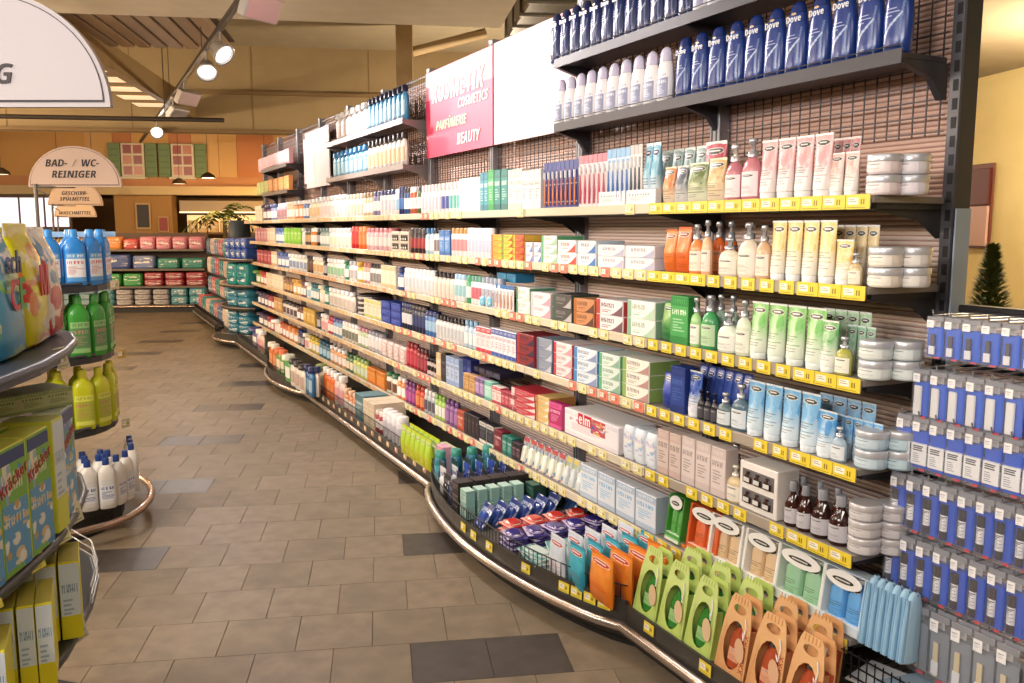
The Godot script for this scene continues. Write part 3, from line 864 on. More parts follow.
	part(du, "duct_body", box(Vector3(0.7, 0.35, 2.6), 0.02), mat("#7d786e", 0.4, 0.6))
	for i in 6:
		part(du, "rib", box(Vector3(0.74, 0.39, 0.05), 0.005), mat("#99948a", 0.4, 0.6), Vector3(0, -0.02, -1.2 + 0.48 * i))
	# decorated facade at the far end: striped cladding, a window with green shutters, cornice
	var fac := slab_box("wall_facade", -8.8, 5.0, 2.62, 4.6, 22.0, 22.2, mat("#d8a868", 0.8))
	var k := 0
	var x := -6.8
	while x < 5.0:
		var w: float = [0.62, 0.42, 0.85, 0.5][k % 4]
		part(fac, "cladding_board", box(Vector3(w - 0.01, 1.96, 0.03)), mat(["#e0b478", "#cf8a5c", "#e0b070", "#d58f66", "#e3b87e"][k % 5], 0.75), Vector3(x + w / 2 + 1.9, 0.01, 0.115))
		x += w
		k += 1
	part(fac, "lower_band", box(Vector3(13.8, 0.22, 0.05)), mat("#cf9668", 0.75), Vector3(0, 0.02, 0.13))
	part(fac, "cornice", box(Vector3(13.8, 0.2, 0.5)), mat("#dcc394", 0.7), Vector3(0, -0.2, 0.25))
	for i in 2:
		var win := setting("window_%d" % (i + 1), box(Vector3(0.52, 0.78, 0.08), 0.01), mat("#e8e0c8", 0.6), world(-5.72 + 1.12 * i, 2.84, 21.9), TURN)
		for r in 3:
			for cl in 2:
				part(win, "pane", box(Vector3(0.19, 0.2, 0.02)), mat(["#a0483a", "#c8836a", "#94403a"][(r + cl + i) % 3], 0.3), Vector3(-0.115 + 0.23 * cl, 0.05 + 0.245 * r, 0.035))
		part(win, "sill", box(Vector3(0.6, 0.05, 0.16)), mat("#e8e0c8", 0.6), Vector3(0, -0.05, 0.05))
		for sx in [-1, 1]:
			var sh := part(win, "shutter", box(Vector3(0.26, 0.78, 0.04), 0.005), mat("#7a9468", 0.6), Vector3(sx * 0.41, 0, 0.02))
			for r in 5:
				part(sh, "louver", box(Vector3(0.2, 0.03, 0.015)), mat("#6a845a", 0.6), Vector3(0, 0.06 + 0.14 * r, 0.024))
	# under the cornice: the recess of the bread counter with lit shelves
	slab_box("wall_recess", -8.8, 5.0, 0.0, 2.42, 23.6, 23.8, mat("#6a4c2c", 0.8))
	slab_box("wall_pier", -6.2, -4.9, 0.0, 2.42, 21.9, 22.4, mat("#b48a52", 0.8))
	var cn := thing("counter_canopy", "long pale canopy with a lit edge above the far shelves", "canopy", world(-2.4, 2.05, 22.3), TURN)
	part(cn, "fascia", box(Vector3(4.8, 0.26, 0.2), 0.01), mat("#b09a74", 0.4))
	part(cn, "lit_edge", box(Vector3(4.8, 0.035, 0.03)), glow("#ffe9c4", 1.2), Vector3(0, -0.04, 0.1))
	var bs := thing("bread_shelf", "backlit shelf of pale loaves under the far canopy", "shelf", world(-3.6, 1.5, 22.6), TURN)
	part(bs, "back_light_panel", box(Vector3(2.3, 0.42, 0.03)), glow("#ffdf9e", 0.8), Vector3(0, 0.05, -0.2))
	part(bs, "board", box(Vector3(2.4, 0.04, 0.5)), mat("#7a5a34", 0.6))
	for i in 9:
		line(world(-4.7 + 0.25 * i, 1.54, 22.55), world(-4.47 + 0.25 * i, 1.54, 22.55), 1, "soft_pack", 0.3, ["#e8c88c", "#b88a4c", "#f0dcae"], "%s pale loaf bag from left" % NTH[i], "~on backlit shelf under far canopy", {"whole": true, "name": "loaf_bag", "d": 0.2})
	# bright shop windows and lamps behind the left gondola
	var sw := setting("window_3", box(Vector3(2.6, 0.75, 0.06)), mat("#4a3a2c", 0.6), world(-8.0, 1.62, 20.5), TURN)
	for i in 5:
		part(sw, "pane", box(Vector3(0.46, 0.62, 0.02)), glow("#f4f1ff", 1.0), Vector3(-1.02 + 0.51 * i, 0.06, 0.04))
	var pic := [[-5.55, 1.62, "dark framed board with a pale border hanging on the far pier", "#2a1e1a", 0.34, 0.62], [-5.1, 1.56, "small red notice board beside the dark framed board", "#9c3c30", 0.24, 0.36]]
	for p in pic:
		var t := thing("notice_board", p[2], "board", world(p[0], p[1], 21.86), TURN)
		part(t, "frame", box(Vector3(p[4], p[5], 0.03), 0.004), mat("#c9a877", 0.6))
		part(t, "panel", box(Vector3(p[4] * 0.8, p[5] * 0.86, 0.012)), mat(p[3], 0.5), Vector3(0, p[5] * 0.07, 0.012))
	# on the yellow wall at the right
	var wp := thing("wall_picture", "dark red and pale pink picture on the yellow wall", "picture", world(4.96, 1.5, 6.72), TURN - PI / 2)
	part(wp, "upper_panel", box(Vector3(0.26, 0.3, 0.03), 0.004), mat("#5a1e16", 0.5), Vector3(0, 0.34, 0))
	part(wp, "lower_panel", box(Vector3(0.26, 0.33, 0.03), 0.004), mat("#caa08e", 0.5))
	part(wp, "frame", box(Vector3(0.3, 0.7, 0.02), 0.004), mat("#6e3a2a", 0.5), Vector3(0, -0.02, -0.015))

# ---------------------------------------------------------------- the long gondola
func front(z: float) -> float:
	# plan of the bumper rail: straight, with rounded bays that bulge into the aisle
	for b in [[-4.8, -2.71, 0.2], [-9.85, -8.12, 0.15], [-13.4, -12.25, 0.2]]:
		if z > b[0] and z < b[1]:
			return 1.81 - b[2] * pow(sin(PI * (z - b[0]) / (b[1] - b[0])), 0.7)
	return 1.81

func ribbed(face := "#f2dfd5", groove := "#bd9585") -> StandardMaterial3D:
	var im := Image.create(8, 32, false, Image.FORMAT_RGB8)
	for y in 32:
		var v := 0.5 + 0.5 * cos(TAU * y / 32.0)
		for x in 8:
			im.set_pixel(x, y, Color(v, v, v))
	var col := Image.create(8, 32, false, Image.FORMAT_RGB8)
	for y in 32:
		for x in 8:
			col.set_pixel(x, y, Color(face) if absi(y - 16) > 4 else Color(groove))
	var m := StandardMaterial3D.new()
	m.albedo_texture = ImageTexture.create_from_image(col)
	m.heightmap_enabled = true
	m.heightmap_texture = ImageTexture.create_from_image(im)
	m.heightmap_scale = 0.4
	m.uv1_triplanar = true
	m.uv1_world_triplanar = true
	m.uv1_scale = Vector3(60, 60, 60)
	m.roughness = 0.5
	return m

func build_gondola():
	var steel := mat("#3c3d44", 0.4, 0.3)
	var low := thing("low_gondola", "low dark gondola of nappy packs beyond the long gondola", "gondola")
	var main := thing("long_gondola", "long dark steel wall gondola with ribbed back panels and a chrome bumper rail", "gondola")
	var g := main
	var back := ribbed()
	var upper := ribbed("#dcbaab", "#a67c6c")
	for k in 10:
		var z0 := POST - BAY * k
		part(g, "back_panel", box(Vector3(0.03, 1.62, BAY - 0.06)), back, Vector3(BACK + 0.03, 0.12, z0 - BAY / 2))
		part(g, "upper_panel", box(Vector3(0.02, 1.06, BAY - 0.06)), upper, Vector3(BACK + 0.04, 1.72, z0 - BAY / 2))
	for k in 11:
		var u := part(g, "upright", box(Vector3(0.07, 2.84, 0.06) if k > 0 else Vector3(0.08, 3.3, 0.04), 0.004), mat("#8b8b92", 0.4, 0.4) if k > 0 else steel, Vector3(BACK if k > 0 else BACK + 0.005, 0.0, POST - BAY * k + (0.0 if k > 0 else 0.01)))
		if k == 0:
			part(u, "face_strip", box(Vector3(0.004, 3.28, 0.038)), mat("#55555c", 0.35, 0.4), Vector3(-0.041, 0.01, 0))
			part(u, "lower_cover", box(Vector3(0.07, 1.7, 0.006), 0.002), mat("#9fb0c4", 0.45, 0.2), Vector3(0.0, 0.01, 0.025))
			for i in 46:
				part(u, "slot", box(Vector3(0.004, 0.034, 0.018)), mat("#0c0c0f", 0.6), Vector3(-0.042, 0.72 + 0.056 * i, 0.004))
		else:
			for i in 2:
				part(u, "groove", box(Vector3(0.004, 2.8, 0.008)), mat("#3a3b42", 0.5), Vector3(-0.0345, 0.02, -0.014 + 0.028 * i))
	# wire grids above the top shelf
	for k in 10:
		var z0 := POST - BAY * k - 0.04
		var st := start()
		var pitch := 0.05
		for i in 18:
			box_into(st, Vector3(BACK - 0.012, 1.95 + pitch * i, z0 - (BAY - 0.08) / 2), Vector3(0.004, 0.004, BAY - 0.08))
		for i in 21:
			box_into(st, Vector3(BACK - 0.007, 2.38, z0 - 0.02 - pitch * i), Vector3(0.004, 0.88, 0.004))
		part(g, "wire_grid", done(st), mat("#4a4348", 0.4, 0.5))
	# base: deck, plinth, slanted fascia, rail
	var segs := [[-2.71, -0.9], [-4.8, -2.71], [-8.12, -4.8], [-9.85, -8.12], [-12.2, -9.85], [-13.4, -12.25], [-17.2, -13.4]]
	for s in segs:
		g = low if s[0] < -13.0 else main
		var n := 22 if s[1] - s[0] < 2.2 and s[0] != -2.71 else 2
		var zs := []
		var top_y := 0.205 if n > 2 else 0.19
		for i in n + 1:
			zs.append(lerpf(s[0], s[1], i / float(n)))
		var deck := [Vector2(BACK, s[1]), Vector2(BACK, s[0])]
		var rail := []
		var fascia := start()
		var plinth := start()
		fascia.set_smooth_group(-1)
		plinth.set_smooth_group(-1)
		for i in zs.size():
			var x := front(zs[i])
			deck.append(Vector2(x + 0.03, zs[i]))
			rail.append(Vector3(x, 0.105, zs[i]))
			if i > 0:
				var w := front(zs[i - 1])
				var za: float = zs[i - 1]
				var zb: float = zs[i]
				quad(fascia, Vector3(w + 0.028, 0.07, za), Vector3(x + 0.028, 0.07, zb), Vector3(x + 0.02, top_y, zb), Vector3(w + 0.02, top_y, za))
				quad(fascia, Vector3(w + 0.02, top_y, za), Vector3(x + 0.02, top_y, zb), Vector3(x + 0.03, top_y, zb), Vector3(w + 0.03, top_y, za))
				quad(fascia, Vector3(x + 0.03, 0.15, zb), Vector3(w + 0.03, 0.15, za), Vector3(w + 0.03, top_y, za), Vector3(x + 0.03, top_y, zb))
				quad(plinth, Vector3(w + 0.07, 0.0, za), Vector3(x + 0.07, 0.0, zb), Vector3(x + 0.07, 0.1, zb), Vector3(w + 0.07, 0.1, za))
		var sd := start()
		slab_into(sd, deck, 0.14, 0.17)
		part(g, "base_deck", done(sd), mat("#5a564f", 0.5))
		part(g, "fascia", done(fascia), mat("#3d3a35", 0.4))
		part(g, "plinth", done(plinth), mat("#1d1b1a", 0.6))
		var r := part(g, "bumper_rail", tube(rail, 0.02, 10), mat("#c4b6ac", 0.25, 0.85))
		part(r, "rail_backing", tube(rail.map(func(p): return p + Vector3(0.03, -0.03, 0)), 0.022, 6), mat("#25211f", 0.5))
		# low wire fence along the deck
		if s[0] == -2.71:
			continue
		var fence := start()
		var top := []
		for p in rail:
			top.append(p + Vector3(0.026, 0.16, 0))
		tube_into(fence, top, 0.003, 5)
		var z: float = s[0] + 0.03
		while z < s[1]:
			box_into(fence, Vector3(front(z) + 0.026, 0.232, z), Vector3(0.003, 0.065, 0.003))
			z += 0.03
		var fo := part(g, "wire_fence", done(fence), mat("#2c2a2a", 0.4, 0.5))
	g = main
	# tags on the fascia
	for t in [-3.86, -3.73, -3.56, -3.25, -3.0, -2.93, -2.86, -2.79, -2.55, -2.22]:
		var x := front(t) + 0.022
		part(g, "price_tag", box(Vector3(0.062, 0.042, 0.002)), printed("tag", "#e6cf3c", "#f2efe0", "#6b5a22"), Vector3(x - 0.006, 0.15 if t < -2.6 else 0.14, t), Basis(Vector3.UP, atan2(-1.0, (front(t + 0.03) - front(t - 0.03)) / 0.06)) * Basis(Vector3.RIGHT, -0.05))
	for i in 46:
		var t := -4.95 - 0.18 * i
		if t < -8.0:
			break
		part(g, "price_tag", box(Vector3(0.055, 0.042, 0.002)), printed("tag", "#d9b98c" if i % 3 else "#c88a70", "#f2e6d0", "#6b4a32"), Vector3(front(t) + 0.02, 0.145, t), Basis(Vector3.UP, -PI / 2) * Basis(Vector3.RIGHT, -0.05))

func build_shelves():
	# one shelf per bay and level: board, price rail, brackets, tags
	var board_m := mat("#8d857c", 0.45)
	var under := mat("#35353a", 0.5, 0.2)
	var names := ["S1", "S2", "S3", "S4", "S5", "S6"]
	for li in 6:
		var l: Array = LEVEL[names[li]]
		for k in 10:
			var z0 := POST - BAY * k
			var t := thing("shelf", "steel shelf with price rail, the gondola's %s, %s from slotted post" % [l[2], NEAR[k]], "shelf", Vector3(FACE, l[0], z0 - BAY / 2), 0.0, "long gondola shelves")
			part(t, "board", box(Vector3(BACK - FACE - 0.01, 0.022, BAY - 0.004), 0.003), board_m, Vector3((BACK - FACE) / 2, -0.023, 0))
			part(t, "underside", box(Vector3(BACK - FACE - 0.05, 0.016, BAY - 0.03)), under, Vector3((BACK - FACE) / 2 + 0.01, -0.04, 0))
			part(t, "price_rail", box(Vector3(0.006, 0.04, BAY - 0.006), 0.002), mat("#d8cdb4" if k > 0 or li == 0 else "#a89c8c", 0.4), Vector3(-0.003, -0.038, 0))
			for sz in [-1, 1]:
				part(t, "bracket", plate_bracket(0.3, 0.1), under, Vector3(0.34, -0.03, sz * (BAY / 2 - 0.03)))
			if k < 4:
				var n := 12
				var tw := BAY / n
				for i in n:
					var full: bool = (k == 0 and (li == 0 or (li == 1 and i < 4) or i > 8))
					var chance := 0.86 if k == 0 else (0.3 if li == 0 else 0.7)
					if not full and rng.randf() > chance:
						continue
					var red: bool = k > 0 and rng.randf() < [0.1, 0.3, 0.35, 0.45, 0.25, 0.3][li]
					var c: String = "#e8836c" if red else ("#ecd23c" if k == 0 else "#ecdf9c")
					part(t, "price_tag", box(Vector3(tw * (0.97 if full else 0.72), 0.044, 0.002)), printed("tag", c, "#f6f2e4", "#7a6424" if not red else "#8a3a28"), Vector3(-0.008, -0.041, -BAY / 2 + tw * (i + 0.5)), Basis(Vector3.UP, -PI / 2))
			else:
				var st := start()
				var n := 10
				for i in n:
					if rng.randf() < 0.75:
						box_into(st, Vector3(-0.008, -0.02, -BAY / 2 + BAY / n * (i + 0.5)), Vector3(0.002, 0.034, BAY / n * 0.7))
				var o := part(t, "price_tags", done(st), mat("#dcb98a" if li != 2 else "#d8a47c", 0.5))
				o.set_meta("kind", "stuff")

func plate_bracket(l: float, h: float) -> ArrayMesh:
	var key := "bracket %.2f %.2f" % [l, h]
	if not shapes.has(key):
		# a wedge in x and y, 4 mm thick along z
		var st := start()
		st.set_smooth_group(-1)
		var p := [Vector3(0, 0, 0), Vector3(-l, 0, 0), Vector3(-l, -0.012, 0), Vector3(-l * 0.35, -h * 0.45, 0), Vector3(-0.02, -h, 0), Vector3(0, -h, 0)]
		for z in [0.002, -0.002]:
			for i in range(1, p.size() - 1):
				for v in ([p[0], p[i + 1], p[i]] if z > 0 else [p[0], p[i], p[i + 1]]):
					st.set_uv(Vector2.ZERO)
					st.add_vertex(v + Vector3(0, 0, z))
		for i in p.size():
			var a: Vector3 = p[i]
			var b: Vector3 = p[(i + 1) % p.size()]
			quad(st, b + Vector3(0, 0, -0.002), a + Vector3(0, 0, -0.002), a + Vector3(0, 0, 0.002), b + Vector3(0, 0, 0.002))
		shapes[key] = done(st)
	return shapes[key]

func overhead(level: String, z0: float, z1: float, label: String, dark: bool):
	var l: Array = LEVEL[level]
	var zc := (z0 + z1) / 2
	var ln := z1 - z0
	var m := mat("#3e3d44", 0.4, 0.3) if dark else mat("#9a8f8e", 0.4, 0.3)
	var t := thing("overhead_shelf", label, "shelf", Vector3(2.238, l[0], zc), 0.0, "overhead shelves")
	part(t, "board", box(Vector3(0.2, 0.02, ln), 0.003), m, Vector3(0.1, -0.021, 0))
	part(t, "front_lip", box(Vector3(0.005, 0.045, ln), 0.001), m, Vector3(-0.001, -0.034, 0))
	part(t, "wire_guard", tube([Vector3(-0.002, 0.022, -ln / 2), Vector3(-0.002, 0.022, ln / 2)], 0.0025, 5), m)
	var n := maxi(2, int(round(ln / BAY)) + 1)
	for i in n:
		part(t, "bracket", plate_bracket(0.2, 0.11), m, Vector3(0.205, -0.02, lerpf(-ln / 2 + 0.012, ln / 2 - 0.012, i / float(n - 1))), Basis.from_scale(Vector3(1, 1, 6)))

func build_overhead():
	overhead("T1", -4.05, -1.9, "dark lower overhead shelf of navy and white bottles beside the slotted post", true)
	overhead("T2", -4.05, -1.9, "dark upper overhead shelf of navy bottles beside the slotted post", true)
	overhead("U1", -8.75, -6.42, "grey lower overhead shelf left of the pink poster", false)
	overhead("U2", -8.75, -6.42, "grey upper overhead shelf left of the pink poster", false)
	overhead("V1", -12.2, -10.6, "lower overhead shelf at far end of the gondola", true)
	overhead("V2", -12.2, -10.6, "upper overhead shelf at far end of the gondola", true)
	# posters
	var t := thing("poster_board", "pink poster board with white lettering above the top shelf", "poster", Vector3(2.39, 2.17, -5.71), -PI / 2)
	part(t, "board", box(Vector3(1.18, 0.62, 0.012), 0.002), poster_print(0))
	var lines := [["KOSMETIK", 0.135, 0.0, 0.42], ["COSMETICS", 0.065, 0.28, 0.3], ["PARFÜMERIE", 0.065, -0.1, 0.185], ["BEAUTY", 0.075, 0.2, 0.06]]
	for w in lines:
		part(t, "lettering", lettering(w[0], w[1], 0.004), mat("#fbe9ea" if w[0] != "PARFÜMERIE" else "#f7dcc0", 0.5), Vector3(w[2] + 0.0, w[3] + 0.03, 0.008), Basis(Vector3(1, 0, 0), Vector3(0.2, 1, 0), Vector3(0, 0, 1)))
	var q := thing("poster_board", "pale poster board with a washed-out pink portrait above the top shelf", "poster", Vector3(2.385, 2.17, -4.58), -PI / 2)
	part(q, "board", box(Vector3(1.02, 0.62, 0.012), 0.002), poster_print(1))
	var r := thing("poster_board", "white poster board on the uprights left of the blue bottles", "poster", Vector3(2.39, 2.1, -9.7), -PI / 2)
	part(r, "board", box(Vector3(1.05, 0.62, 0.012), 0.002), mat("#d8d0d2", 0.5))
	part(r, "print", box(Vector3(0.5, 0.5, 0.002)), mat("#ecd8d8", 0.5), Vector3(-0.36, 0.06, 0.007))

func poster_print(n: int) -> StandardMaterial3D:
	var key := "poster %d" % n
	if not mats.has(key):
		var im := Image.create(128, 80, false, Image.FORMAT_RGB8)
		for y in 80:
			for x in 128:
				var c := Color("#c8184e").lerp(Color("#e06a88"), clampf(x / 150.0 + 0.2 * (1 - y / 80.0), 0, 1))
				if n == 0 and y < 26:
					c = Color("#efb8bd").lerp(c, y / 60.0)
				if n == 1:
					c = Color("#e3a5a8").lerp(Color("#f4dfdb"), clampf(0.3 + 0.9 * y / 80.0, 0, 1))
					var fx := (x - 62) / 30.0
					var fy := (y - 46) / 34.0
					var f := fx * fx + fy * fy
					c = c.lerp(Color("#f8ede8"), clampf(1.4 - f, 0, 1) * 0.9)
					if f > 0.95 and f < 1.5 and y < 40:
						c = c.lerp(Color("#c98f8c"), 0.5)
				im.set_pixel(x, y, c)
		var m := StandardMaterial3D.new()
		m.albedo_texture = ImageTexture.create_from_image(im)
		m.uv1_scale = Vector3(1, 1, 1)
		m.roughness = 0.5
		mats[key] = m
	return mats[key]

# ---------------------------------------------------------------- peg wall right of the slotted post
func build_pegs():
	var t := thing("peg_wall", "low peg wall with hook bars for hanging packs beside the slotted post", "peg wall", Vector3(BACK, 0, -1.3))
	part(t, "back_panel", box(Vector3(0.03, 1.28, 1.0)), ribbed(), Vector3(0.02, 0.12, 0))
	part(t, "top_bar", box(Vector3(0.05, 0.025, 1.0), 0.004), mat("#2b2b30", 0.4, 0.4), Vector3(0.0, 1.39, 0))
	var packs := [
		[1.395, -1.745, 7, 0.125, ["#2a62d8", "comb", "#4a4a58"], "blue card pack with a comb"],
		[1.235, -1.78, 6, 0.15, ["#2a62d8", "white", "#e6e8ea"], "blue card pack with a white pad"],
		[1.09, -1.83, 8, 0.165, ["#2458d0", "sheet", "#f0f0f0"], "blue card pack with a white printed sleeve"],
		[0.905, -1.84, 8, 0.175, ["#1f52cc", "roll", "#1c1618"], "blue card pack with a dark brush roll"],
		[0.715, -1.85, 8, 0.18, ["#1f52cc", "roll", "#2c1a18"], "blue card pack with a brown brush roll"],
		[0.53, -1.86, 7, 0.21, ["#8a929e", "comb", "#d8ccaa"], "grey card pack with slim brushes"]]
	for k in packs.size():
		var p: Array = packs[k]
		var y: float = p[0]
		part(t, "hook_bar", box(Vector3(0.02, 0.02, 0.96), 0.003), mat("#2b2b30", 0.4, 0.4), Vector3(-0.02, y - 0.012, 0))
		var wpack := 0.058 if k != 5 else 0.07
		var z0: float = p[1]
		for i in p[2] + 2:
			var zc: float = z0 + wpack * (i + 0.5)
			var hk := part(t, "hook", tube([Vector3(-0.02, y, zc + 1.3), Vector3(-0.24, y + 0.004, zc + 1.3), Vector3(-0.245, y + 0.02, zc + 1.3)], 0.0028, 5), mat("#c8ccd2", 0.25, 0.8))
		line(Vector3(2.215 - (0.03 if k == 5 else 0.0), y - p[3] * 1.0, z0), Vector3(2.215 - (0.03 if k == 5 else 0.0), y - p[3] * 1.0, z0 + wpack * p[2]), p[2], "hanging_pack", p[3] * 0.99, p[4], p[5], "~on peg wall row %s" % NUM[k + 1], {"nd": 2, "gap": 0.03, "d": 0.014, "jitter": 0.12})
	# wire basket at the foot of the wall
	var b := thing("wire_basket", "dark wire basket with white cards at the foot of the peg wall", "basket", Vector3(2.19, 0.245, -1.74))
	var st := start()
	for i in 9:
		box_into(st, Vector3(-0.11, 0.05, -0.12 + 0.03 * i), Vector3(0.003, 0.1, 0.003))
		box_into(st, Vector3(0.0, 0.0, -0.12 + 0.03 * i), Vector3(0.22, 0.003, 0.003))
	for i in 3:
		box_into(st, Vector3(-0.11, 0.02 + 0.035 * i, 0), Vector3(0.004, 0.004, 0.26))
	part(b, "wire", done(st), mat("#2b2b30", 0.4, 0.5))
	for i in 2:
		solid("card", box(Vector3(0.17, 0.006, 0.15), 0.001), mat(["#e6ecf2", "#9fb8cc"][i], 0.4), ["white card lying in the wire basket below the peg wall", "pale blue card lying in the wire basket below the peg wall"][i], "card", Vector3(2.17 + 0.03 * i, 0.249 + 0.008 * i, -1.79 + 0.1 * i), 0.25 - 0.4 * i)
	# small conifer on the wall behind
	var c := thing("potted_conifer", "small dark green conifer standing behind the low peg wall", "plant", Vector3(3.3, 1.08, -2.31))
	part(c, "pot", loft([[0, 0.08, 0.08], [0.14, 0.1, 0.1]], 12), mat("#8a5a3a", 0.7))
	part(c, "trunk", loft([[0.12, 0.012, 0.012], [0.5, 0.004, 0.004]], 6), mat("#4a3826", 0.8))
	var fl := start()
	fl.set_smooth_group(-1)
	var rg := RandomNumberGenerator.new()
	rg.seed = 5
	for i in 2600:
		var y := rg.randf_range(0.14, 0.5)
		var rad := 0.1 * (1.0 - (y - 0.14) / 0.38) * sqrt(rg.randf()) + 0.004
		var an := rg.randf() * TAU
		var p := Vector3(cos(an) * rad, y, sin(an) * rad)
		var out := Vector3(cos(an), rg.randf_range(0.1, 0.9), sin(an)).normalized() * 0.028
		var sd := out.cross(Vector3.UP).normalized() * 0.007
		for v in [p - sd, p + out, p + sd]:
			fl.set_uv(Vector2.ZERO)
			fl.add_vertex(v)
	var fo := part(c, "foliage", done(fl), mat("#556a2c", 0.8))
	fo.set_meta("kind", "stuff")
	var cs := thing("side_cabinet", "dark cabinet under the small conifer behind the peg wall", "cabinet", Vector3(3.4, 0, -2.31))
	part(cs, "body", box(Vector3(0.5, 1.08, 1.2), 0.01), mat("#3e2c22", 0.6))
	part(cs, "top", box(Vector3(0.54, 0.02, 1.24), 0.004), mat("#55402f", 0.5), Vector3(0, 1.08, 0))

# ---------------------------------------------------------------- left: the rounded stands of the household aisle
func stand_shelf(t: Node3D, called: String, outline: Array, y: float, c: String) -> Node3D:
	var st := start()
	slab_into(st, outline, y - 0.035, y)
	return part(t, called, done(st), mat(c, 0.4, 0.2))

func lip(t: Node3D, called: String, path: Array, y: float, r: float, m: Material):
	part(t, called, tube(path.map(func(p): return Vector3(p.x, y, p.y)), r, 8), m)

func build_near_stand():
	var path := [Vector2(-0.34, -1.75), Vector2(-0.25, -1.9), Vector2(-0.17, -2.11), Vector2(-0.103, -2.31), Vector2(-0.055, -2.55), Vector2(-0.035, -2.75), Vector2(-0.05, -2.95), Vector2(-0.11, -3.1), Vector2(-0.22, -3.2)]
	var outline := path + [Vector2(-0.9, -3.2), Vector2(-0.9, -1.75)]
	var t := thing("rounded_stand", "dark rounded shelf stand of bags and cartons at the near end of the household aisle", "display stand")
	part(t, "core", box(Vector3(0.1, 2.0, 1.3), 0.01), mat("#4a4a50", 0.5, 0.2), Vector3(-0.85, 0, -2.5))
	for y in [0.14, 0.6, 0.88, 1.34]:
		var dx: float = 0.0 if y > 0.7 else 0.015
		var dz: float = 0.0 if y > 1.0 or y < 0.5 else -0.07
		var s := stand_shelf(t, "shelf_board", outline.map(func(p): return p + Vector2(dx, dz)), y, "#3b4152" if y > 1.0 else "#34363a")
		part(s, "front_lip", tube(path.map(func(p): return Vector3(p.x + dx, y - 0.012, p.y + dz)), 0.012, 8), mat("#4b5568" if y > 1.0 else "#42464a", 0.35, 0.3))
	lip(t, "bumper_rail", path.map(func(p): return p * Vector2(0.9, 1) + Vector2(-0.01, 0)), 0.1, 0.02, mat("#b59c8c", 0.22, 0.9))
	# wire guard along the carton shelf
	var wires := start()
	for y in [0.6, 0.625, 0.65]:
		tube_into(wires, path.slice(4, 8).map(func(p): return Vector3(p.x + 0.025, y, p.y - 0.07)), 0.0025, 5)
	part(t, "wire_guard", done(wires), mat("#9aa0a8", 0.3, 0.7))
	var tags := [[Vector3(-0.17, 0.845, -2.27), "#e3dc50", 0.085], [Vector3(-0.24, 0.845, -2.06), "#e3dc50", 0.07], [Vector3(-0.11, 0.845, -2.46), "#d9d7a0", 0.06], [Vector3(-0.08, 0.85, -2.6), "#d0cfae", 0.06], [Vector3(-0.085, 0.565, -2.48), "#c9c8b0", 0.06], [Vector3(-0.085, 1.29, -2.52), "#c8c4a6", 0.05]]
	for g in tags:
		part(t, "price_tag", box(Vector3(g[2], 0.055, 0.003), 0.001), printed("tag", g[1], "#f0f0e6", "#74702c"), g[0] + Vector3(0.028, 0, 0.012), Basis(Vector3.UP, 1.0) * Basis(Vector3.RIGHT, -0.25))
	# bags on the upper shelf
	var where := "~on rounded stand, upper board"
	line(Vector3(-0.185, 1.342, -2.25), Vector3(-0.115, 1.342, -2.45), 1, "pet_food_bag", 0.31, ["#3f9fd0", "#7cc04a", "#e8eef2", "#e6de2a"], "blue and green printed bag with a yellow side", where, {"w": 0.22, "d": 0.1, "yaw": 0.1})
	line(Vector3(-0.125, 1.342, -2.5), Vector3(-0.075, 1.342, -2.7), 1, "pet_food_bag", 0.32, ["#e2d820", "#d43a34", "#f0e860", "#e8e022"], "yellow bag with red lettering", where, {"w": 0.22, "d": 0.11, "yaw": 0.05})
	line(Vector3(-0.082, 1.342, -2.73), Vector3(-0.052, 1.342, -2.92), 1, "pet_food_bag", 0.31, ["#e9e4dc", "#c83a36", "#4c8fb8", "#ddd7cc"], "white and red printed bag behind the yellow one", where, {"w": 0.2, "d": 0.1})
	# treat cartons on the middle shelf
	where = "~on rounded stand, middle board"
	line(Vector3(-0.233, 0.882, -1.99), Vector3(-0.098, 0.882, -2.37), 3, "treat_carton", 0.29, ["#78b840", "#3f8fcf", "#e8e4cc", "#dfe05a"], "green-blue treat carton", where, {"w": 0.125, "nd": 2, "gap": 0.09, "d": 0.075, "yaw": -0.02})
	line(Vector3(-0.093, 0.882, -2.40), Vector3(-0.066, 0.882, -2.49), 1, "cleaner_carton", 0.29, ["#d8dc4a", "#d6e4f0", "#88a0b4", "#c8cc7a"], "narrow carton seen on its pale blue spine", where, {"w": 0.075, "d": 0.12})
	line(Vector3(-0.075, 0.882, -2.51), Vector3(-0.045, 0.882, -2.67), 1, "treat_carton", 0.29, ["#4a86c8", "#d0a040", "#6ab04a", "#e4e8da"], "blue treat carton at the aisle side", where, {"w": 0.13})
	for i in 5:
		line(Vector3(-0.34 + 0.06 * i, 1.175, -2.39 - 0.045 * i), Vector3(-0.29 + 0.06 * i, 1.175, -2.42 - 0.045 * i), 1, "flat_carton", 0.05, ["#b7bd8a", "#8fa06a", "#5c6a40"], "small olive carton lying on the treat cartons, %s from left" % NTH[i], where, {"w": 0.075, "d": 0.12})
	# yellow cartons below, in three staggered ranks
	where = "~on rounded stand, lower board"
	line(Vector3(-0.31, 0.602, -2.4), Vector3(-0.05, 0.602, -2.4), 5, "cleaner_carton", 0.205, ["#e6dc1e", "#dbe8f4", "#7f9cbc", "#b8ac48"], "rear-rank yellow carton", where, {"d": 0.16})
	line(Vector3(-0.33, 0.602, -2.15), Vector3(-0.105, 0.602, -2.15), 6, "cleaner_carton", 0.205, ["#e6dc1e", "#dbe8f4", "#7f9cbc", "#b8ac48"], "middle-rank yellow carton", where, {"d": 0.16})
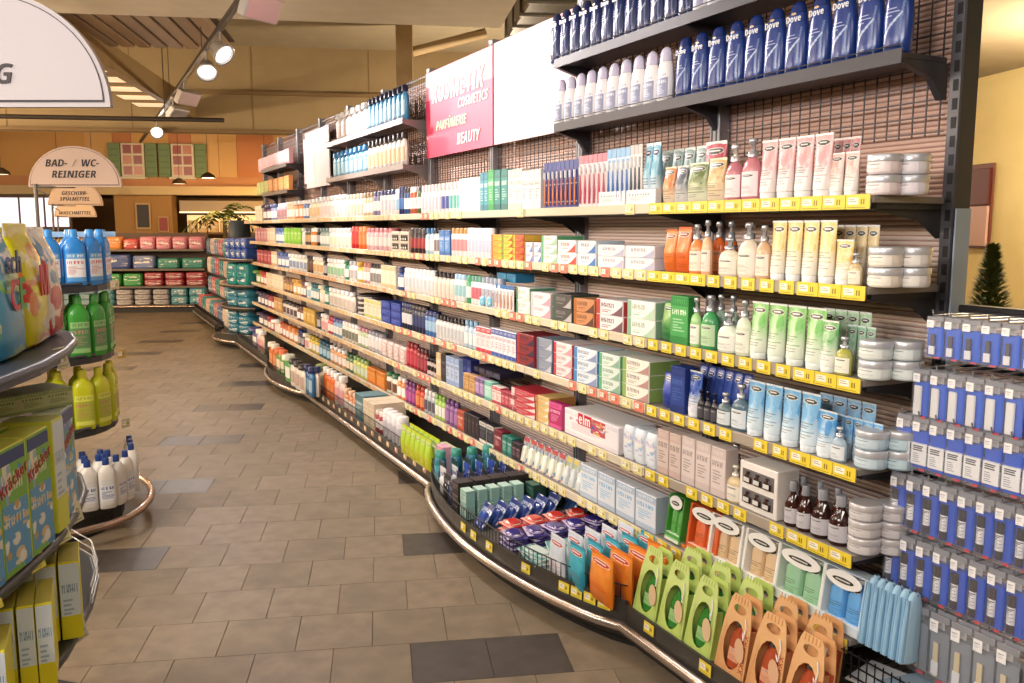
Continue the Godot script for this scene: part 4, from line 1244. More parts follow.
	line(Vector3(-0.36, 0.602, -1.97), Vector3(-0.185, 0.602, -1.97), 4, "cleaner_carton", 0.19, ["#e6dc1e", "#dbe8f4", "#7f9cbc", "#b8ac48"], "front-rank yellow carton", where, {"d": 0.14})

func build_bottle_stand():
	var path := [Vector2(-0.5, -4.86), Vector2(-0.25, -4.84), Vector2(-0.1, -4.82), Vector2(0.052, -4.89), Vector2(0.15, -4.98), Vector2(0.214, -5.09), Vector2(0.27, -5.25), Vector2(0.293, -5.42), Vector2(0.286, -5.6), Vector2(0.23, -5.85), Vector2(0.1, -6.0), Vector2(-0.1, -6.05)]
	var t := thing("bottle_stand", "rounded dark stand of cleaner bottles with a chrome rail, behind the carton stand", "display stand")
	var outline := path + [Vector2(-0.9, -6.05), Vector2(-0.9, -4.86)]
	var inner := outline.map(func(p): return Vector2(-0.9 + (p.x + 0.9) * 0.9, -5.9 + (p.y + 5.9) * 0.88))
	var upper := outline.map(func(p): return Vector2(-0.9 + (p.x + 0.9) * 0.87, -5.9 + (p.y + 5.9) * 0.72))
	stand_shelf(t, "base_board", inner, 0.15, "#2f2e2c")
	lip(t, "bumper_rail", path, 0.105, 0.02, mat("#b59c8c", 0.22, 0.9))
	var pl := start()
	slab_into(pl, inner.map(func(p): return Vector2(-0.9 + (p.x + 0.9) * 0.97, p.y)), 0.0, 0.115)
	part(t, "plinth", done(pl), mat("#22201f", 0.6))
	for y in [0.55, 0.95, 1.34]:
		var s := stand_shelf(t, "shelf_board", upper, y, "#33343a")
		part(s, "front_lip", tube(upper.slice(0, 11).map(func(p): return Vector3(p.x, y + 0.012, p.y)), 0.008, 6), mat("#55585e", 0.3, 0.5))
	part(t, "core", box(Vector3(0.1, 1.7, 0.9), 0.01), mat("#4a4a50", 0.5, 0.2), Vector3(-0.75, 0, -5.5))
	var fence := start()
	for i in 8:
		var p: Vector2 = inner[i + 1]
		box_into(fence, Vector3(p.x, 0.18, p.y), Vector3(0.004, 0.06, 0.004))
	tube_into(fence, inner.slice(0, 11).map(func(p): return Vector3(p.x, 0.21, p.y)), 0.004, 5)
	part(t, "wire_fence", done(fence), mat("#6a6058", 0.4, 0.5))
	for g in [[Vector3(0.155, 1.31, -5.33), "#d8c9a0"], [Vector3(0.17, 0.92, -5.34), "#c9a85a"], [Vector3(0.17, 0.52, -5.34), "#c8c4a6"]]:
		part(t, "price_tag", box(Vector3(0.06, 0.05, 0.003), 0.001), printed("tag", g[1], "#f0ece0", "#6a5c3a"), g[0], Basis(Vector3.UP, 0.7))
	var kinds := [[1.342, 0.30, ["#2f86d8", "#3a94e0", "#e4e8ee", "#5aa0dc", "#c0605a"], "blue cleaner bottle"], [0.952, 0.335, ["#3f9a3c", "#4aa040", "#5a8a58", "#8fc07a", "#d08a7a"], "green cleaner bottle"], [0.552, 0.33, ["#c6cc28", "#d6d42e", "#aab63c", "#d8dc60", "#c07a6a"], "yellow cleaner bottle"]]
	for k in kinds:
		var w: String = "~on bottle stand"
		line(Vector3(-0.21, k[0], -5.18), Vector3(0.03, k[0], -5.22), 2, "grip_bottle", k[1], k[2], k[3] + " facing the aisle end", w, {"w": 0.112, "nd": 2, "gap": 0.13, "d": 0.085})
		line(Vector3(0.035, k[0], -5.24), Vector3(0.115, k[0], -5.33), 1, "grip_bottle", k[1], k[2], k[3] + " at the rounded corner", w, {"w": 0.112, "d": 0.085})
		line(Vector3(0.125, k[0], -5.37), Vector3(0.155, k[0], -5.62), 2, "grip_bottle", k[1], k[2], k[3] + " along the aisle side", w, {"w": 0.11, "d": 0.08})
		if k[0] < 1.3:
			pass
		else:
			part(t, "tray_edge", box(Vector3(0.4, 0.03, 0.01)), mat("#9fc4e6", 0.4), Vector3(-0.02, 1.6, -5.5))
	var wb := ["#e6e4e0", "#1d3f86", "#dfe3ec", "#d8d8d6", "#3a4f8c"]
	line(Vector3(-0.17, 0.152, -4.99), Vector3(0.1, 0.152, -5.02), 3, "grip_bottle", 0.275, wb, "white bottle with a blue cap facing the aisle end", "~on bottle stand base", {"w": 0.09, "nd": 3, "gap": 0.1, "d": 0.07})
	line(Vector3(0.11, 0.152, -5.04), Vector3(0.205, 0.152, -5.2), 2, "grip_bottle", 0.275, wb, "white bottle with a blue cap at the rounded corner", "~on bottle stand base", {"w": 0.085, "nd": 2, "gap": 0.1, "d": 0.07})
	line(Vector3(0.225, 0.152, -5.28), Vector3(0.225, 0.152, -5.6), 3, "grip_bottle", 0.275, wb, "white bottle with a blue cap along the aisle side", "~on bottle stand base", {"w": 0.085, "d": 0.07})

# ---------------------------------------------------------------- signs over the left aisle
func sign_board(at: Vector3, w: float, h: float, turn: float, c: String, rim: String, lines: Array, label: String, th: float):
	var t := thing("aisle_sign", label, "sign", at, turn)
	var o := [Vector2(0, 0), Vector2(w / 2, 0)]
	var o2 := [Vector2(0, h * 0.04), Vector2(w / 2 - 0.014, h * 0.04)]
	var o3 := [Vector2(0, h * 0.06), Vector2(w / 2 - 0.018, h * 0.06)]
	for i in range(1, 19):
		var a := PI / 2 * i / 18.0
		o.append(Vector2(cos(a) * w / 2 if i < 18 else 0.0, sin(a) * h))
		o2.append(Vector2(cos(a) * (w / 2 - 0.014) if i < 18 else 0.0, h * 0.04 + sin(a) * (h * 0.92)))
		o3.append(Vector2(cos(a) * (w / 2 - 0.018) if i < 18 else 0.0, h * 0.06 + sin(a) * (h * 0.89)))
	part(t, "board", plate(o, [], 0.018), mat(c, 0.55))
	part(t, "border_line", plate(o2, [], 0.0012), mat(rim, 0.55), Vector3(0, 0, 0.0012))
	part(t, "face", plate(o3, [], 0.0012), mat(c, 0.55), Vector3(0, 0, 0.0024))
	for l in lines:
		part(t, "lettering", lettering(l[0], th, 0.002), mat("#2a2024" if l[0] != "/" else "#a8907c", 0.6), Vector3(l[1], l[2], 0.004), Basis(Vector3(1, 0, 0), Vector3(0.22, 1, 0), Vector3(0, 0, 1)))

func build_signs():
	var pole := mat("#6c655e", 0.4, 0.5)
	var data := [
		[Vector3(-0.196, 1.959, -2.66), 0.634, 0.293, "#b4adb1", "#231c26", [["-", 0.03, 0.155], ["G", 0.05, 0.082]], "large white half-round sign with a dark border, nearest the camera", 0.05],
		[Vector3(-0.015, 1.927, -6.713), 0.634, 0.275, "#cdb09c", "#3a2620", [["BAD-", -0.115, 0.16], ["/", 0.005, 0.16], ["WC-", 0.115, 0.16], ["REINIGER", 0.0, 0.085]], "half-round sign reading BAD- / WC-REINIGER", 0.047],
		[Vector3(-0.032, 1.906, -11.29), 0.634, 0.29, "#c0a083", "#4a3024", [["GESCHIRR-", 0.0, 0.14], ["SPÜLMITTEL", 0.0, 0.075]], "half-round sign reading GESCHIRR-SPÜLMITTEL", 0.042],
		[Vector3(-0.051, 1.813, -14.66), 0.634, 0.29, "#c3a27e", "#4a3024", [["WASCHMITTEL", 0.0, 0.06]], "half-round sign reading WASCHMITTEL", 0.05]]
	for i in data.size():
		var d: Array = data[i]
		sign_board(d[0], d[1], d[2], -0.457 if i > 0 else -0.46, d[3], d[4], d[5], d[6], d[7])
		var t := thing("sign_pole", "slim grey pole carrying the %s sign of the left aisle" % NTH[i], "pole", d[0] + Vector3(-0.24, -d[0].y, -0.1), 0.0, "sign poles")
		part(t, "pole", tube([Vector3(0, 0, 0), Vector3(0, d[0].y + 0.02, 0)], 0.012, 8), pole)
		part(t, "arm", tube([Vector3(0, d[0].y, 0), Vector3(0.24, d[0].y, 0.07)], 0.008, 6), pole)
		part(t, "brace", tube([Vector3(0, d[0].y - 0.012, 0), Vector3(0.06, d[0].y - 0.05, 0.02), Vector3(0.07, d[0].y - 0.06, 0.02)], 0.005, 6), pole)
	var rod := thing("ceiling_rail", "thin dark rail hanging level under the ceiling behind the big sign", "rail")
	part(rod, "rail", tube([world(-6.4, 2.98, 11.5), world(-1.9, 2.98, 11.5)], 0.03, 6), mat("#3a3028", 0.6, 0.3))
	for a in [-5.5, -2.6]:
		part(rod, "hanger", tube([world(a, 2.98, 11.5), world(a, 4.6, 11.5)], 0.006, 5), mat("#3a3028", 0.6, 0.3))

# ---------------------------------------------------------------- track lights
func build_track():
	var t := thing("light_track", "dark lighting track running along the aisle under the ceiling", "light track")
	part(t, "rail", box(Vector3(0.05, 0.05, 16.0), 0.006), mat("#2e2a28", 0.4, 0.4), Vector3(1.2, 3.36, -11.5))
	for z in [-6.0, -9.5, -13.0, -17.0]:
		part(t, "hanger", tube([Vector3(1.2, 3.4, z), Vector3(1.2, 4.6, z)], 0.005, 5), mat("#4a4038", 0.5, 0.3))
	# z, kind, aim
	var lamps := [[-4.9, "flood", Vector3(2.4, 1.9, -3.6), 5.0], [-6.5, "flood", Vector3(2.4, 2.15, -4.4), 5.5], [-8.25, "spot", Vector3(2.4, 1.8, -6.7), 6.5], [-9.2, "spot", Vector3(1.0, 0.6, -6.6), 1.5], [-11.2, "flood", Vector3(2.4, 2.1, -9.6), 9.0], [-12.6, "flood", Vector3(2.4, 1.6, -11.4), 4.0], [-15.4, "spot", Vector3(0.8, 0.9, -9.5), 2.5]]
	for i in lamps.size():
		var l: Array = lamps[i]
		var p := Vector3(1.2, 3.36, l[0])
		var aim: Vector3 = (l[2] - p).normalized()
		var h := thing("track_%slight" % l[1], "%s lamp on the ceiling track, %s from the camera" % ["silver spot" if l[1] == "spot" else "rectangular flood", NTH[i]], "track light", p, 0.0, "lamps on the ceiling track")
		part(h, "stem", tube([Vector3.ZERO, Vector3(0, -0.1, 0)], 0.012, 6), mat("#a8a4a2", 0.3, 0.7))
		var b := Basis.looking_at(aim, Vector3.UP if absf(aim.y) < 0.98 else Vector3.RIGHT)
		var c := Vector3(0, -0.17, 0)
		if l[1] == "spot":
			# the reflector opens along the aim
			var turn := b * Basis(Vector3.RIGHT, -PI / 2)
			part(h, "housing", loft([[-0.1, 0.03, 0.03], [-0.08, 0.06, 0.06], [0.04, 0.1, 0.1], [0.06, 0.105, 0.105], [0.055, 0.09, 0.09]], 18, 0.0, TAU, false), mat("#c4c0bf", 0.3, 0.7), c, turn)
			part(h, "lens", loft([[0.03, 0.088, 0.088], [0.034, 0.086, 0.086]], 18), glow("#fffaf2", 1.6), c, turn)
		else:
			part(h, "housing", box(Vector3(0.3, 0.17, 0.09), 0.01), mat("#b8b4b4", 0.35, 0.6), c - Vector3(0, 0.085, 0), b)
			part(h, "lens", box(Vector3(0.27, 0.14, 0.006)), glow("#fffaf2", 1.6), c + b * Vector3(0, -0.07, -0.047), b)
			part(h, "visor", box(Vector3(0.3, 0.008, 0.06)), mat("#b8b4b4", 0.35, 0.6), c + b * Vector3(0, 0.085, -0.07), b)
		var s := SpotLight3D.new()
		s.name = "track_lamp"
		s.light_energy = l[3]
		s.light_color = Color(1.0, 0.965, 0.95)
		s.spot_angle = 58.0 if l[1] == "flood" else 40.0
		s.spot_angle_attenuation = 0.9
		s.light_size = 0.08
		s.spot_range = 30.0
		s.shadow_enabled = true
		add_child(s, true)
		s.look_at_from_position(p + c + aim * 0.09, p + c + aim * 2.0, Vector3.UP if absf(aim.y) < 0.98 else Vector3.RIGHT)
	# small warm lamps hanging far behind
	var far := [[-5.0, 2.55, 16.5], [-3.6, 2.7, 19.5], [-2.55, 2.45, 20.5], [-6.7, 2.6, 17.0], [-6.25, 2.45, 18.5], [-0.9, 2.62, 17.8], [-4.3, 2.6, 20.0]]
	for i in far.size():
		var f: Array = far[i]
		var h := thing("pendant_lamp", "small warm pendant lamp far down the hall, %s of seven" % NTH[i], "lamp", world(f[0], f[1], f[2]), 0.0, "far pendant lamps")
		part(h, "shade", loft([[0, 0.16, 0.16], [0.06, 0.13, 0.13], [0.12, 0.04, 0.04]], 14, 0.0, TAU, false), mat("#4a3a2c", 0.5, 0.3))
		part(h, "bulb", loft([[0.0, 0.12, 0.12], [0.02, 0.12, 0.12]], 12), glow("#ffe9c0", 1.5))
		part(h, "cord", tube([Vector3(0, 0.12, 0), Vector3(0, 4.6 - f[1], 0)], 0.005, 4), mat("#3a3028", 0.6))
		if i < 3:
			var o := OmniLight3D.new()
			o.name = "pendant_light"
			o.light_color = Color(1, 0.78, 0.5)
			o.light_energy = 1.6
			o.light_size = 0.1
			o.omni_range = 30.0
			o.shadow_enabled = true
			add_child(o, true)
			o.position = h.position + Vector3(0, -0.08, 0)

# ---------------------------------------------------------------- the far end
func build_far_end():
	var g := thing("far_gondola", "far gondola across the aisle end with shelves of paper and nappy packs", "gondola", world(-5.2, 0, 17.95), TURN)
	var steel := mat("#3a3634", 0.5, 0.2)
	var wd := 2.75
	part(g, "back_panel", box(Vector3(wd, 1.5, 0.03)), mat("#5a4438", 0.6), Vector3(0.375, 0.05, -0.45))
	part(g, "plinth", box(Vector3(wd, 0.12, 0.5)), mat("#2a2522", 0.6), Vector3(0.375, 0, -0.2))
	part(g, "bumper_rail", tube([Vector3(-1.0, 0.12, 0.07), Vector3(1.75, 0.12, 0.07)], 0.02, 6), mat("#b59c8c", 0.25, 0.9))
	var ys := [0.15, 0.52, 0.86, 1.24]
	for y in ys:
		var b := part(g, "shelf_board", box(Vector3(wd, 0.03, 0.46)), steel, Vector3(0.375, y - 0.03, -0.2))
		part(b, "price_rail", box(Vector3(wd, 0.04, 0.01)), mat("#6e6054", 0.5), Vector3(0, -0.01, 0.235))
	var rows := [
		[0.15, [["#8fb0b8", 2, 0.11, 3], ["#5f9aa4", 1, 0.11, 3], ["#a09a9c", 3, 0.1, 3], ["#5fa0ac", 2, 0.16, 2]]],
		[0.52, [["#2f8f7c", 2, 0.24, 1], ["#44a058", 2, 0.24, 1], ["#a8404a", 3, 0.13, 2]]],
		[0.86, [["#a04a58", 1, 0.3, 1], ["#4a5a94", 2, 0.27, 1], ["#7a88b8", 1, 0.25, 1], ["#3f8f80", 2, 0.2, 1]]],
		[1.24, [["#e0b83c", 1, 0.2, 1], ["#8a7a5c", 2, 0.22, 1], ["#d88a3c", 1, 0.24, 1], ["#c4504c", 1, 0.2, 1], ["#d88a9c", 4, 0.24, 1]]]]
	for r in rows:
		var x := -1.0
		var total := 0
		for e in r[1]:
			total += e[1]
		var w := wd / total
		for e in r[1]:
			var y: float = r[0]
			var p0: Vector3 = g.transform * Vector3(x, y, 0.02)
			var p1: Vector3 = g.transform * Vector3(x + w * e[1], y, 0.02)
			line(p0, p1, e[1], "soft_pack", e[2], [e[0], "#e4dcd4", Color(e[0]).darkened(0.3).to_html(false)], "%s pack%s" % [hue(e[0]), " in a single pile" if e[1] == 1 else ""], "~on far gondola, %s board" % ["bottom", "second", "third", "top"][ys.find(y)], {"ny": e[3], "whole": true, "name": "paper_pack", "d": 0.3})
			x += w * e[1]
	# right-hand run beyond the long gondola: lower shelves of packs, with a rounded end
	var f := get_node("low_gondola")
	part(f, "back_panel", box(Vector3(0.03, 1.5, 4.9)), mat("#4a4038", 0.6), Vector3(2.5, 0.05, -14.8))
	for y in [0.5, 0.85, 1.2]:
		part(f, "shelf_board", box(Vector3(0.4, 0.03, 4.9)), steel, Vector3(2.29, y - 0.03, -14.8))
	var cols := ["#c8586a", "#4a8fa0", "#e0d0c0", "#2f8f8c", "#b8747c", "#6a8ab0", "#d9b0a0", "#3a6a9c"]
	for li in 4:
		var y: float = [0.172, 0.5, 0.85, 1.2][li]
		var lx := 1.88 if li == 0 else 2.06
		for k in 7:
			line(Vector3(lx, y, -16.9 + 0.5 * k), Vector3(lx, y, -16.42 + 0.5 * k), 2, "soft_pack", [0.27, 0.28, 0.28, 0.26][li], [cols[(k * 3 + li * 5) % 8], "#e8e0da", cols[(k + li) % 8]], "%s nappy pack in block %s" % [hue(cols[(k * 3 + li * 5) % 8]), NUM[k + 1]], "~on low gondola, %s board" % ["bottom", "second", "third", "top"][li], {"whole": true, "name": "nappy_pack", "d": 0.26})
	# rounded end shelves with blue packs
	var e := thing("rounded_end", "rounded end unit with curved boards of blue packs beside the long gondola", "display stand", Vector3(2.1, 0, -12.9))
	var half := []
	for i in 13:
		var a := PI * i / 12.0
		half.append(Vector2(-sin(a) * 0.36, cos(a) * 0.62))
	for y in [0.17, 0.55, 0.86, 1.22]:
		var st := start()
		slab_into(st, half, y - 0.03, y)
		part(e, "curved_board", done(st), mat("#3c3834", 0.4, 0.3))
		part(e, "front_lip", tube(half.map(func(p): return Vector3(p.x, y, p.y)), 0.012, 6), mat("#9a8a80", 0.3, 0.7))
	var packs := [[0.172, 2, 0.12, "#2f7f9c", 3, 0.34], [0.552, 2, 0.13, "#3a86a0", 2, 0.3], [0.862, 2, 0.3, "#2f9a98", 1, 0.3], [1.222, 4, 0.14, "#3a58a8", 2, 0.14]]
	for p in packs:
		line(Vector3(1.83, p[0], -13.05), Vector3(2.03, p[0], -12.42), p[1], "soft_pack", p[2], [p[3], "#d8e4ea", "#1f4a6c"], "%s pack" % ["teal", "blue-green", "turquoise", "blue"][packs.find(p)], "~on rounded end unit", {"ny": p[4], "whole": true, "name": "wrapped_pack", "d": 0.2})
	var hb := thing("round_topper", "dark round topper above the blue packs at the far end", "topper", Vector3(2.05, 1.52, -13.0))
	part(hb, "drum", loft([[0, 0.16, 0.16], [0.2, 0.15, 0.15], [0.24, 0.12, 0.12]], 18), mat("#2a3438", 0.5))
	# palm in a pot
	var pl := thing("potted_palm", "potted palm with arching fronds rising above the far shelves", "plant", world(-3.35, 0.2, 19.8))
	part(pl, "pot", loft([[0, 0.22, 0.22], [0.5, 0.28, 0.28], [0.52, 0.25, 0.25]], 14), mat("#6a4a34", 0.7))
	part(pl, "trunk", loft([[0.5, 0.06, 0.06], [1.7, 0.04, 0.04]], 8), mat("#6a5a3c", 0.8))
	var rg := RandomNumberGenerator.new()
	rg.seed = 8
	for i in 13:
		var an := TAU * i / 13.0 + rg.randf() * 0.3
		var ln := rg.randf_range(0.55, 0.9)
		var rise := rg.randf_range(0.35, 1.0)
		var st := start()
		st.set_smooth_group(-1)
		var prev := Vector3(0, 1.68, 0)
		for s in 9:
			var u := (s + 1) / 9.0
			var pt := Vector3(cos(an) * ln * u, 1.68 + rise * u - 0.75 * u * u, sin(an) * ln * u)
			var side := Vector3(-sin(an), 0, cos(an))
			for sg in [-1, 1]:
				var tip: Vector3 = pt + side * sg * 0.2 * sin(PI * clampf(u * 0.9 + 0.08, 0, 1)) + Vector3(0, -0.06, 0)
				for v in [prev, tip, pt]:
					st.set_uv(Vector2.ZERO)
					st.add_vertex(v)
			prev = pt
		part(pl, "frond", done(st), mat(["#4c5e2c", "#5a6a30", "#68743a"][i % 3], 0.6))

func hue(c: String) -> String:
	var k := Color(c)
	if k.s < 0.14:
		return "white" if k.v > 0.82 else ("grey" if k.v > 0.4 else "black")
	var names := ["red", "orange", "yellow", "lime", "green", "green", "teal", "sky blue", "blue", "violet", "purple", "pink"]
	var n: String = names[int(fposmod(k.h * 12.0 + 0.5, 12.0))]
	if n == "orange" and k.v < 0.65: n = "brown"
	if n in ["red", "pink"] and k.s < 0.55 and k.v > 0.6: n = "pink"
	return ("dark " if k.v < 0.4 else ("pale " if k.s < 0.35 else "")) + n

func stock_shelves():
	row("T2", -4.144, -2.954, 12, "body_lotion_bottle", 0.25, ["#1b2c63", "#16234f", "#dfe6f2", "#e8ecf4"], "navy body lotion bottle with a white swoosh")
	row("T2", -2.954, -2.685, 3, "flip_top_bottle", 0.24, ["#e6e4ee", "#cfcfe2", "#8f93b4"], "pale body lotion bottle with a domed cap")
	row("T1", -4.096, -3.088, 10, "flip_top_bottle", 0.235, ["#f2f1f6", "#cfcbe6", "#8e96b8"], "white bottle with lavender cap")
	row("T1", -3.061, -1.900, 11, "body_lotion_bottle", 0.25, ["#1f3c86", "#1a3070", "#cfe0f4", "#e8ecf4"], "blue body lotion bottle with white lettering")
	row("U2", -8.415, -7.398, 6, "lotion_bottle", 0.25, ["#f1eff0", "#f1eff0", "#f0d2d4"], "white bottle")
	row("U2", -7.397, -6.416, 9, "lotion_bottle", 0.26, ["#4a9ed0", "#1d2440", "#9fd0ea"], "blue bottle with a black cap")
	row("U1", -8.563, -7.423, 8, "lotion_bottle", 0.24, ["#6ab6dc", "#3f86c0", "#a8d8ee"], "light blue bottle")
	row("U1", -7.423, -6.433, 9, "lotion_bottle", 0.25, ["#f4efe8", "#3a3030", "#e8c8a0"], "white bottle with a dark cap")
	row("V2", -12.496, -10.496, 6, "carton", 0.17, ["#d9a6ac", "#c48a94", "#8f5a68"], "pink carton")
	row("V1", -12.637, -11.837, 3, "carton", 0.17, ["#9fae6a", "#8a9a5a", "#5f7040"], "olive green carton")
	row("V1", -11.837, -10.544, 4, "carton", 0.17, ["#dd9a5c", "#c97e40", "#8f5426"], "orange carton")
	row("S1", -12.075, -11.571, 2, "carton", 0.19, ["#efe3cc", "#efe3cc", "#cfa877"], "cream carton")
	row("S1", -11.571, -11.042, 2, "lotion_bottle", 0.19, ["#5c4468", "#443450", "#f1eff0"], "plum bottle")
	row("S1", -11.042, -10.673, 2, "lotion_bottle", 0.19, ["#8a98c4", "#5a6a9c", "#f1eff0"], "blue-grey bottle")
	row("S1", -10.673, -10.105, 3, "spray_can", 0.19, ["#d8b8c4", "#e6d6da", "#b88a98"], "dusty pink can")
	row("S1", -10.105, -9.690, 3, "lotion_bottle", 0.19, ["#eebd92", "#f2e2cc", "#f1eff0"], "peach bottle")
	row("S1", -9.690, -9.304, 2, "lotion_bottle", 0.19, ["#e08a40", "#f1eff0", "#f1eff0"], "orange bottle")
	row("S1", -9.304, -9.033, 2, "lotion_bottle", 0.19, ["#5a78b4", "#f1eff0", "#f1eff0"], "blue and white bottle")
	row("S1", -9.033, -8.570, 3, "lotion_bottle", 0.19, ["#efe3cc", "#f1eff0", "#eebd92"], "cream bottle")
	row("S1", -8.570, -7.630, 7, "lotion_bottle", 0.2, ["#f1eff0", "#f1eff0", "#f0d2d4"], "white bottle")
	row("S1", -7.630, -7.109, 5, "lotion_bottle", 0.19, ["#f1eff0", "#efe3cc", "#d9cdbd"], "white bottle with a cream cap")
	row("S1", -7.109, -6.831, 3, "lotion_bottle", 0.19, ["#d9c2a0", "#b8a080", "#f1eff0"], "beige bottle")
	row("S1", -6.831, -6.648, 2, "spray_can", 0.19, ["#8c86a8", "#4c4a78", "#f1eff0"], "lavender grey can")
	row("S1", -6.648, -6.305, 4, "spray_can", 0.19, ["#f1eff0", "#3a3f70", "#ddd9e4"], "white can with a navy cap")
	row("S1", -6.305, -6.190, 1, "spray_can", 0.19, ["#f1eff0", "#f1eff0", "#a9cdea"], "plain white can")
	row("S1", -6.190, -6.078, 2, "spray_can", 0.2, ["#1c2a66", "#1c2a66", "#3f78c0"], "navy can")
	row("S1", -6.078, -5.949, 2, "spray_can", 0.19, ["#2f568c", "#2a2226", "#f1eff0"], "blue can")
	row("S1", -5.949, -5.824, 2, "spray_can", 0.19, ["#c86a48", "#f1eff0", "#f1eff0"], "rust red can")
	row("S1", -5.824, -5.724, 1, "spray_can", 0.19, ["#5a6a44", "#2a2226", "#f1eff0"], "dark green can")
	row("S1", -5.724, -5.350, 6, "lotion_bottle", 0.19, ["#f1eff0", "#f1eff0", "#d8d4e2"], "white bottle with a lilac label")
	row("S1", -5.350, -5.211, 2, "lotion_bottle", 0.19, ["#f1eff0", "#f1eff0", "#4a58a8"], "white bottle with a blue drop")
	row("S1", -5.211, -5.031, 3, "lotion_bottle", 0.19, ["#f1eff0", "#f1eff0", "#6fc4c0"], "white bottle with a teal label")
	row("S1", -5.031, -4.713, 5, "tall_carton", 0.2, ["#f1eff0", "#f1eff0", "#9fd0d0"], "white carton with teal print")
	row("S1", -4.713, -4.601, 2, "tall_carton", 0.22, ["#3f9cb0", "#2b7f96", "#f1eff0"], "teal blue carton")
	row("S1", -4.601, -4.520, 1, "tall_carton", 0.23, ["#43b06a", "#2f9a58", "#f1eff0"], "green carton")
	row("S1", -4.520, -4.339, 2, "tall_carton", 0.225, ["#2b8f8a", "#1f6f72", "#f1eff0"], "dark teal carton with a white panel")
	row("S1", -4.339, -4.169, 2, "tall_carton", 0.215, ["#f1eff0", "#ead8c4", "#c88a5a"], "white carton with small orange print")
	row("S1", -4.169, -3.956, 3, "tall_carton", 0.2, ["#f1eff0", "#dfe0ea", "#5a5f72"], "white carton with a dark slanting picture")
	row("S1", -3.935, -3.596, 8, "toothbrush_pack", 0.225, ["#3a3f8f", "#dd7a30", "#2f4a9c"], "blue card toothbrush with an orange handle")
	row("S1", -3.587, -3.343, 6, "toothbrush_pack", 0.235, ["#f0e6ea", "#c03a5a", "#e08a9c"], "pink headed toothbrush pack")
	row("S1", -3.343, -3.160, 5, "toothbrush_pack", 0.245, ["#e6eef6", "#3f70b8", "#8fc0e8"], "blue headed toothbrush pack")
	row("S1", -3.161, -3.071, 3, "toothbrush_pack", 0.25, ["#f2f0ee", "#3a3f54", "#c9c4c4"], "grey headed toothbrush pack")
	row("S1", -3.071, -2.965, 2, "sachet", 0.25, ["#e6f0f4", "#1c2a66", "#6fb4d0"], "pale blue pouch")
	row("S1", -3.401, -2.956, 2, "flat_carton", 0.062, ["#f1eff0", "#f1eff0", "#8a8a92"], "low white tray box with four grey marks", {"set": -0.004, "d": 0.03})
	row("S1", -3.084, -2.778, 4, "sachet", 0.225, ["#dbe6e6", "#3f4440", "#7f9c98"], "tall pale pouch with a dark oval", {"set": 0.09})
	row("S1", -2.936, -2.856, 1, "sachet", 0.145, ["#f0dcc4", "#3a3430", "#d9722c"], "small pouch with an orange flower")
	row("S1", -2.856, -2.779, 1, "sachet", 0.145, ["#e0e0de", "#3a3430", "#5c6470"], "small pouch with a grey picture")
	row("S1", -2.779, -2.657, 1, "sachet", 0.15, ["#e4e8d2", "#3a3430", "#66783f"], "small pouch with a green leaf")
	row("S1", -2.658, -2.555, 1, "sachet", 0.16, ["#ecdcc0", "#3a3430", "#c9a86e"], "small beige pouch")
	row("S1", -2.797, -2.665, 1, "sachet", 0.235, ["#f0e4e6", "#3a3430", "#b03a4c"], "tall white pouch with a red flower", {"set": 0.09})
	row("S1", -2.556, -2.469, 1, "pump_bottle", 0.2, ["#c07884", "#f1eff0", "#efe0e2"], "mauve pump bottle with a white label")
	row("S1", -2.469, -2.377, 1, "pump_bottle", 0.215, ["#c9808c", "#c9ccd2", "#f3dfe2"], "pink pump bottle with a silver collar")
	row("S1", -2.376, -2.050, 4, "cream_tube", 0.2, ["#f4ecea", "#f2efee", "#e6a7aa"], "large pink and white cream tube")
	row("S1", -2.172, -2.023, 4, "cream_tube", 0.19, ["#f4eceb", "#f2efee", "#d99a9a"], "slim white and pink cream tube", {"set": 0.1})
	row("S1", -2.066, -1.947, 2, "cream_tube", 0.135, ["#f2ece6", "#f2efee", "#d8b8b0"], "small pale cream tube", {"set": 0.01})
	row("S1", -1.939, -1.814, 1, "cream_jar", 0.06, ["#f0e2e4", "#c9ccd2", "#f2e6e6"], "white and pink cream jar with silver lid", {"ny": 2, "w": 0.1})
	row("S1", -1.897, -1.784, 1, "cream_jar", 0.06, ["#e4e2ea", "#c9ccd2", "#e8e2ea"], "pale grey cream jar with silver lid", {"ny": 2, "set": 0.075, "w": 0.1})
	row("S2", -12.135, -11.288, 4, "carton", 0.175, ["#c88a90", "#b8747c", "#f1eff0"], "dusty pink carton")
	row("S2", -11.288, -10.782, 3, "carton", 0.175, ["#e6cdb0", "#d8b894", "#f1eff0"], "peach carton")
	row("S2", -10.782, -10.260, 3, "lotion_bottle", 0.175, ["#6f90cc", "#4a6cb0", "#f1eff0"], "blue bottle")
	row("S2", -10.260, -9.390, 5, "carton", 0.175, ["#8fcf3a", "#7cc030", "#f1eff0"], "lime green carton")
	row("S2", -9.390, -9.250, 1, "lotion_bottle", 0.175, ["#f1eff0", "#f1eff0", "#f1eff0"], "narrow white bottle")
	row("S2", -9.250, -8.981, 2, "spray_can", 0.175, ["#5a4a44", "#2a2226", "#cfa877"], "dark brown can")
	row("S2", -8.981, -8.768, 2, "spray_can", 0.175, ["#dd8c30", "#f1eff0", "#f1eff0"], "orange can")
	row("S2", -8.768, -8.603, 1, "spray_can", 0.175, ["#2a2226", "#2a2226", "#b4b2b6"], "black can")
	row("S2", -8.603, -8.253, 3, "lotion_bottle", 0.175, ["#9fb4b4", "#6f8a8c", "#f1eff0"], "grey-green bottle")
	row("S2", -8.253, -7.495, 6, "lotion_bottle", 0.175, ["#f1eff0", "#f1eff0", "#efe3cc"], "white bottle with a cream label")
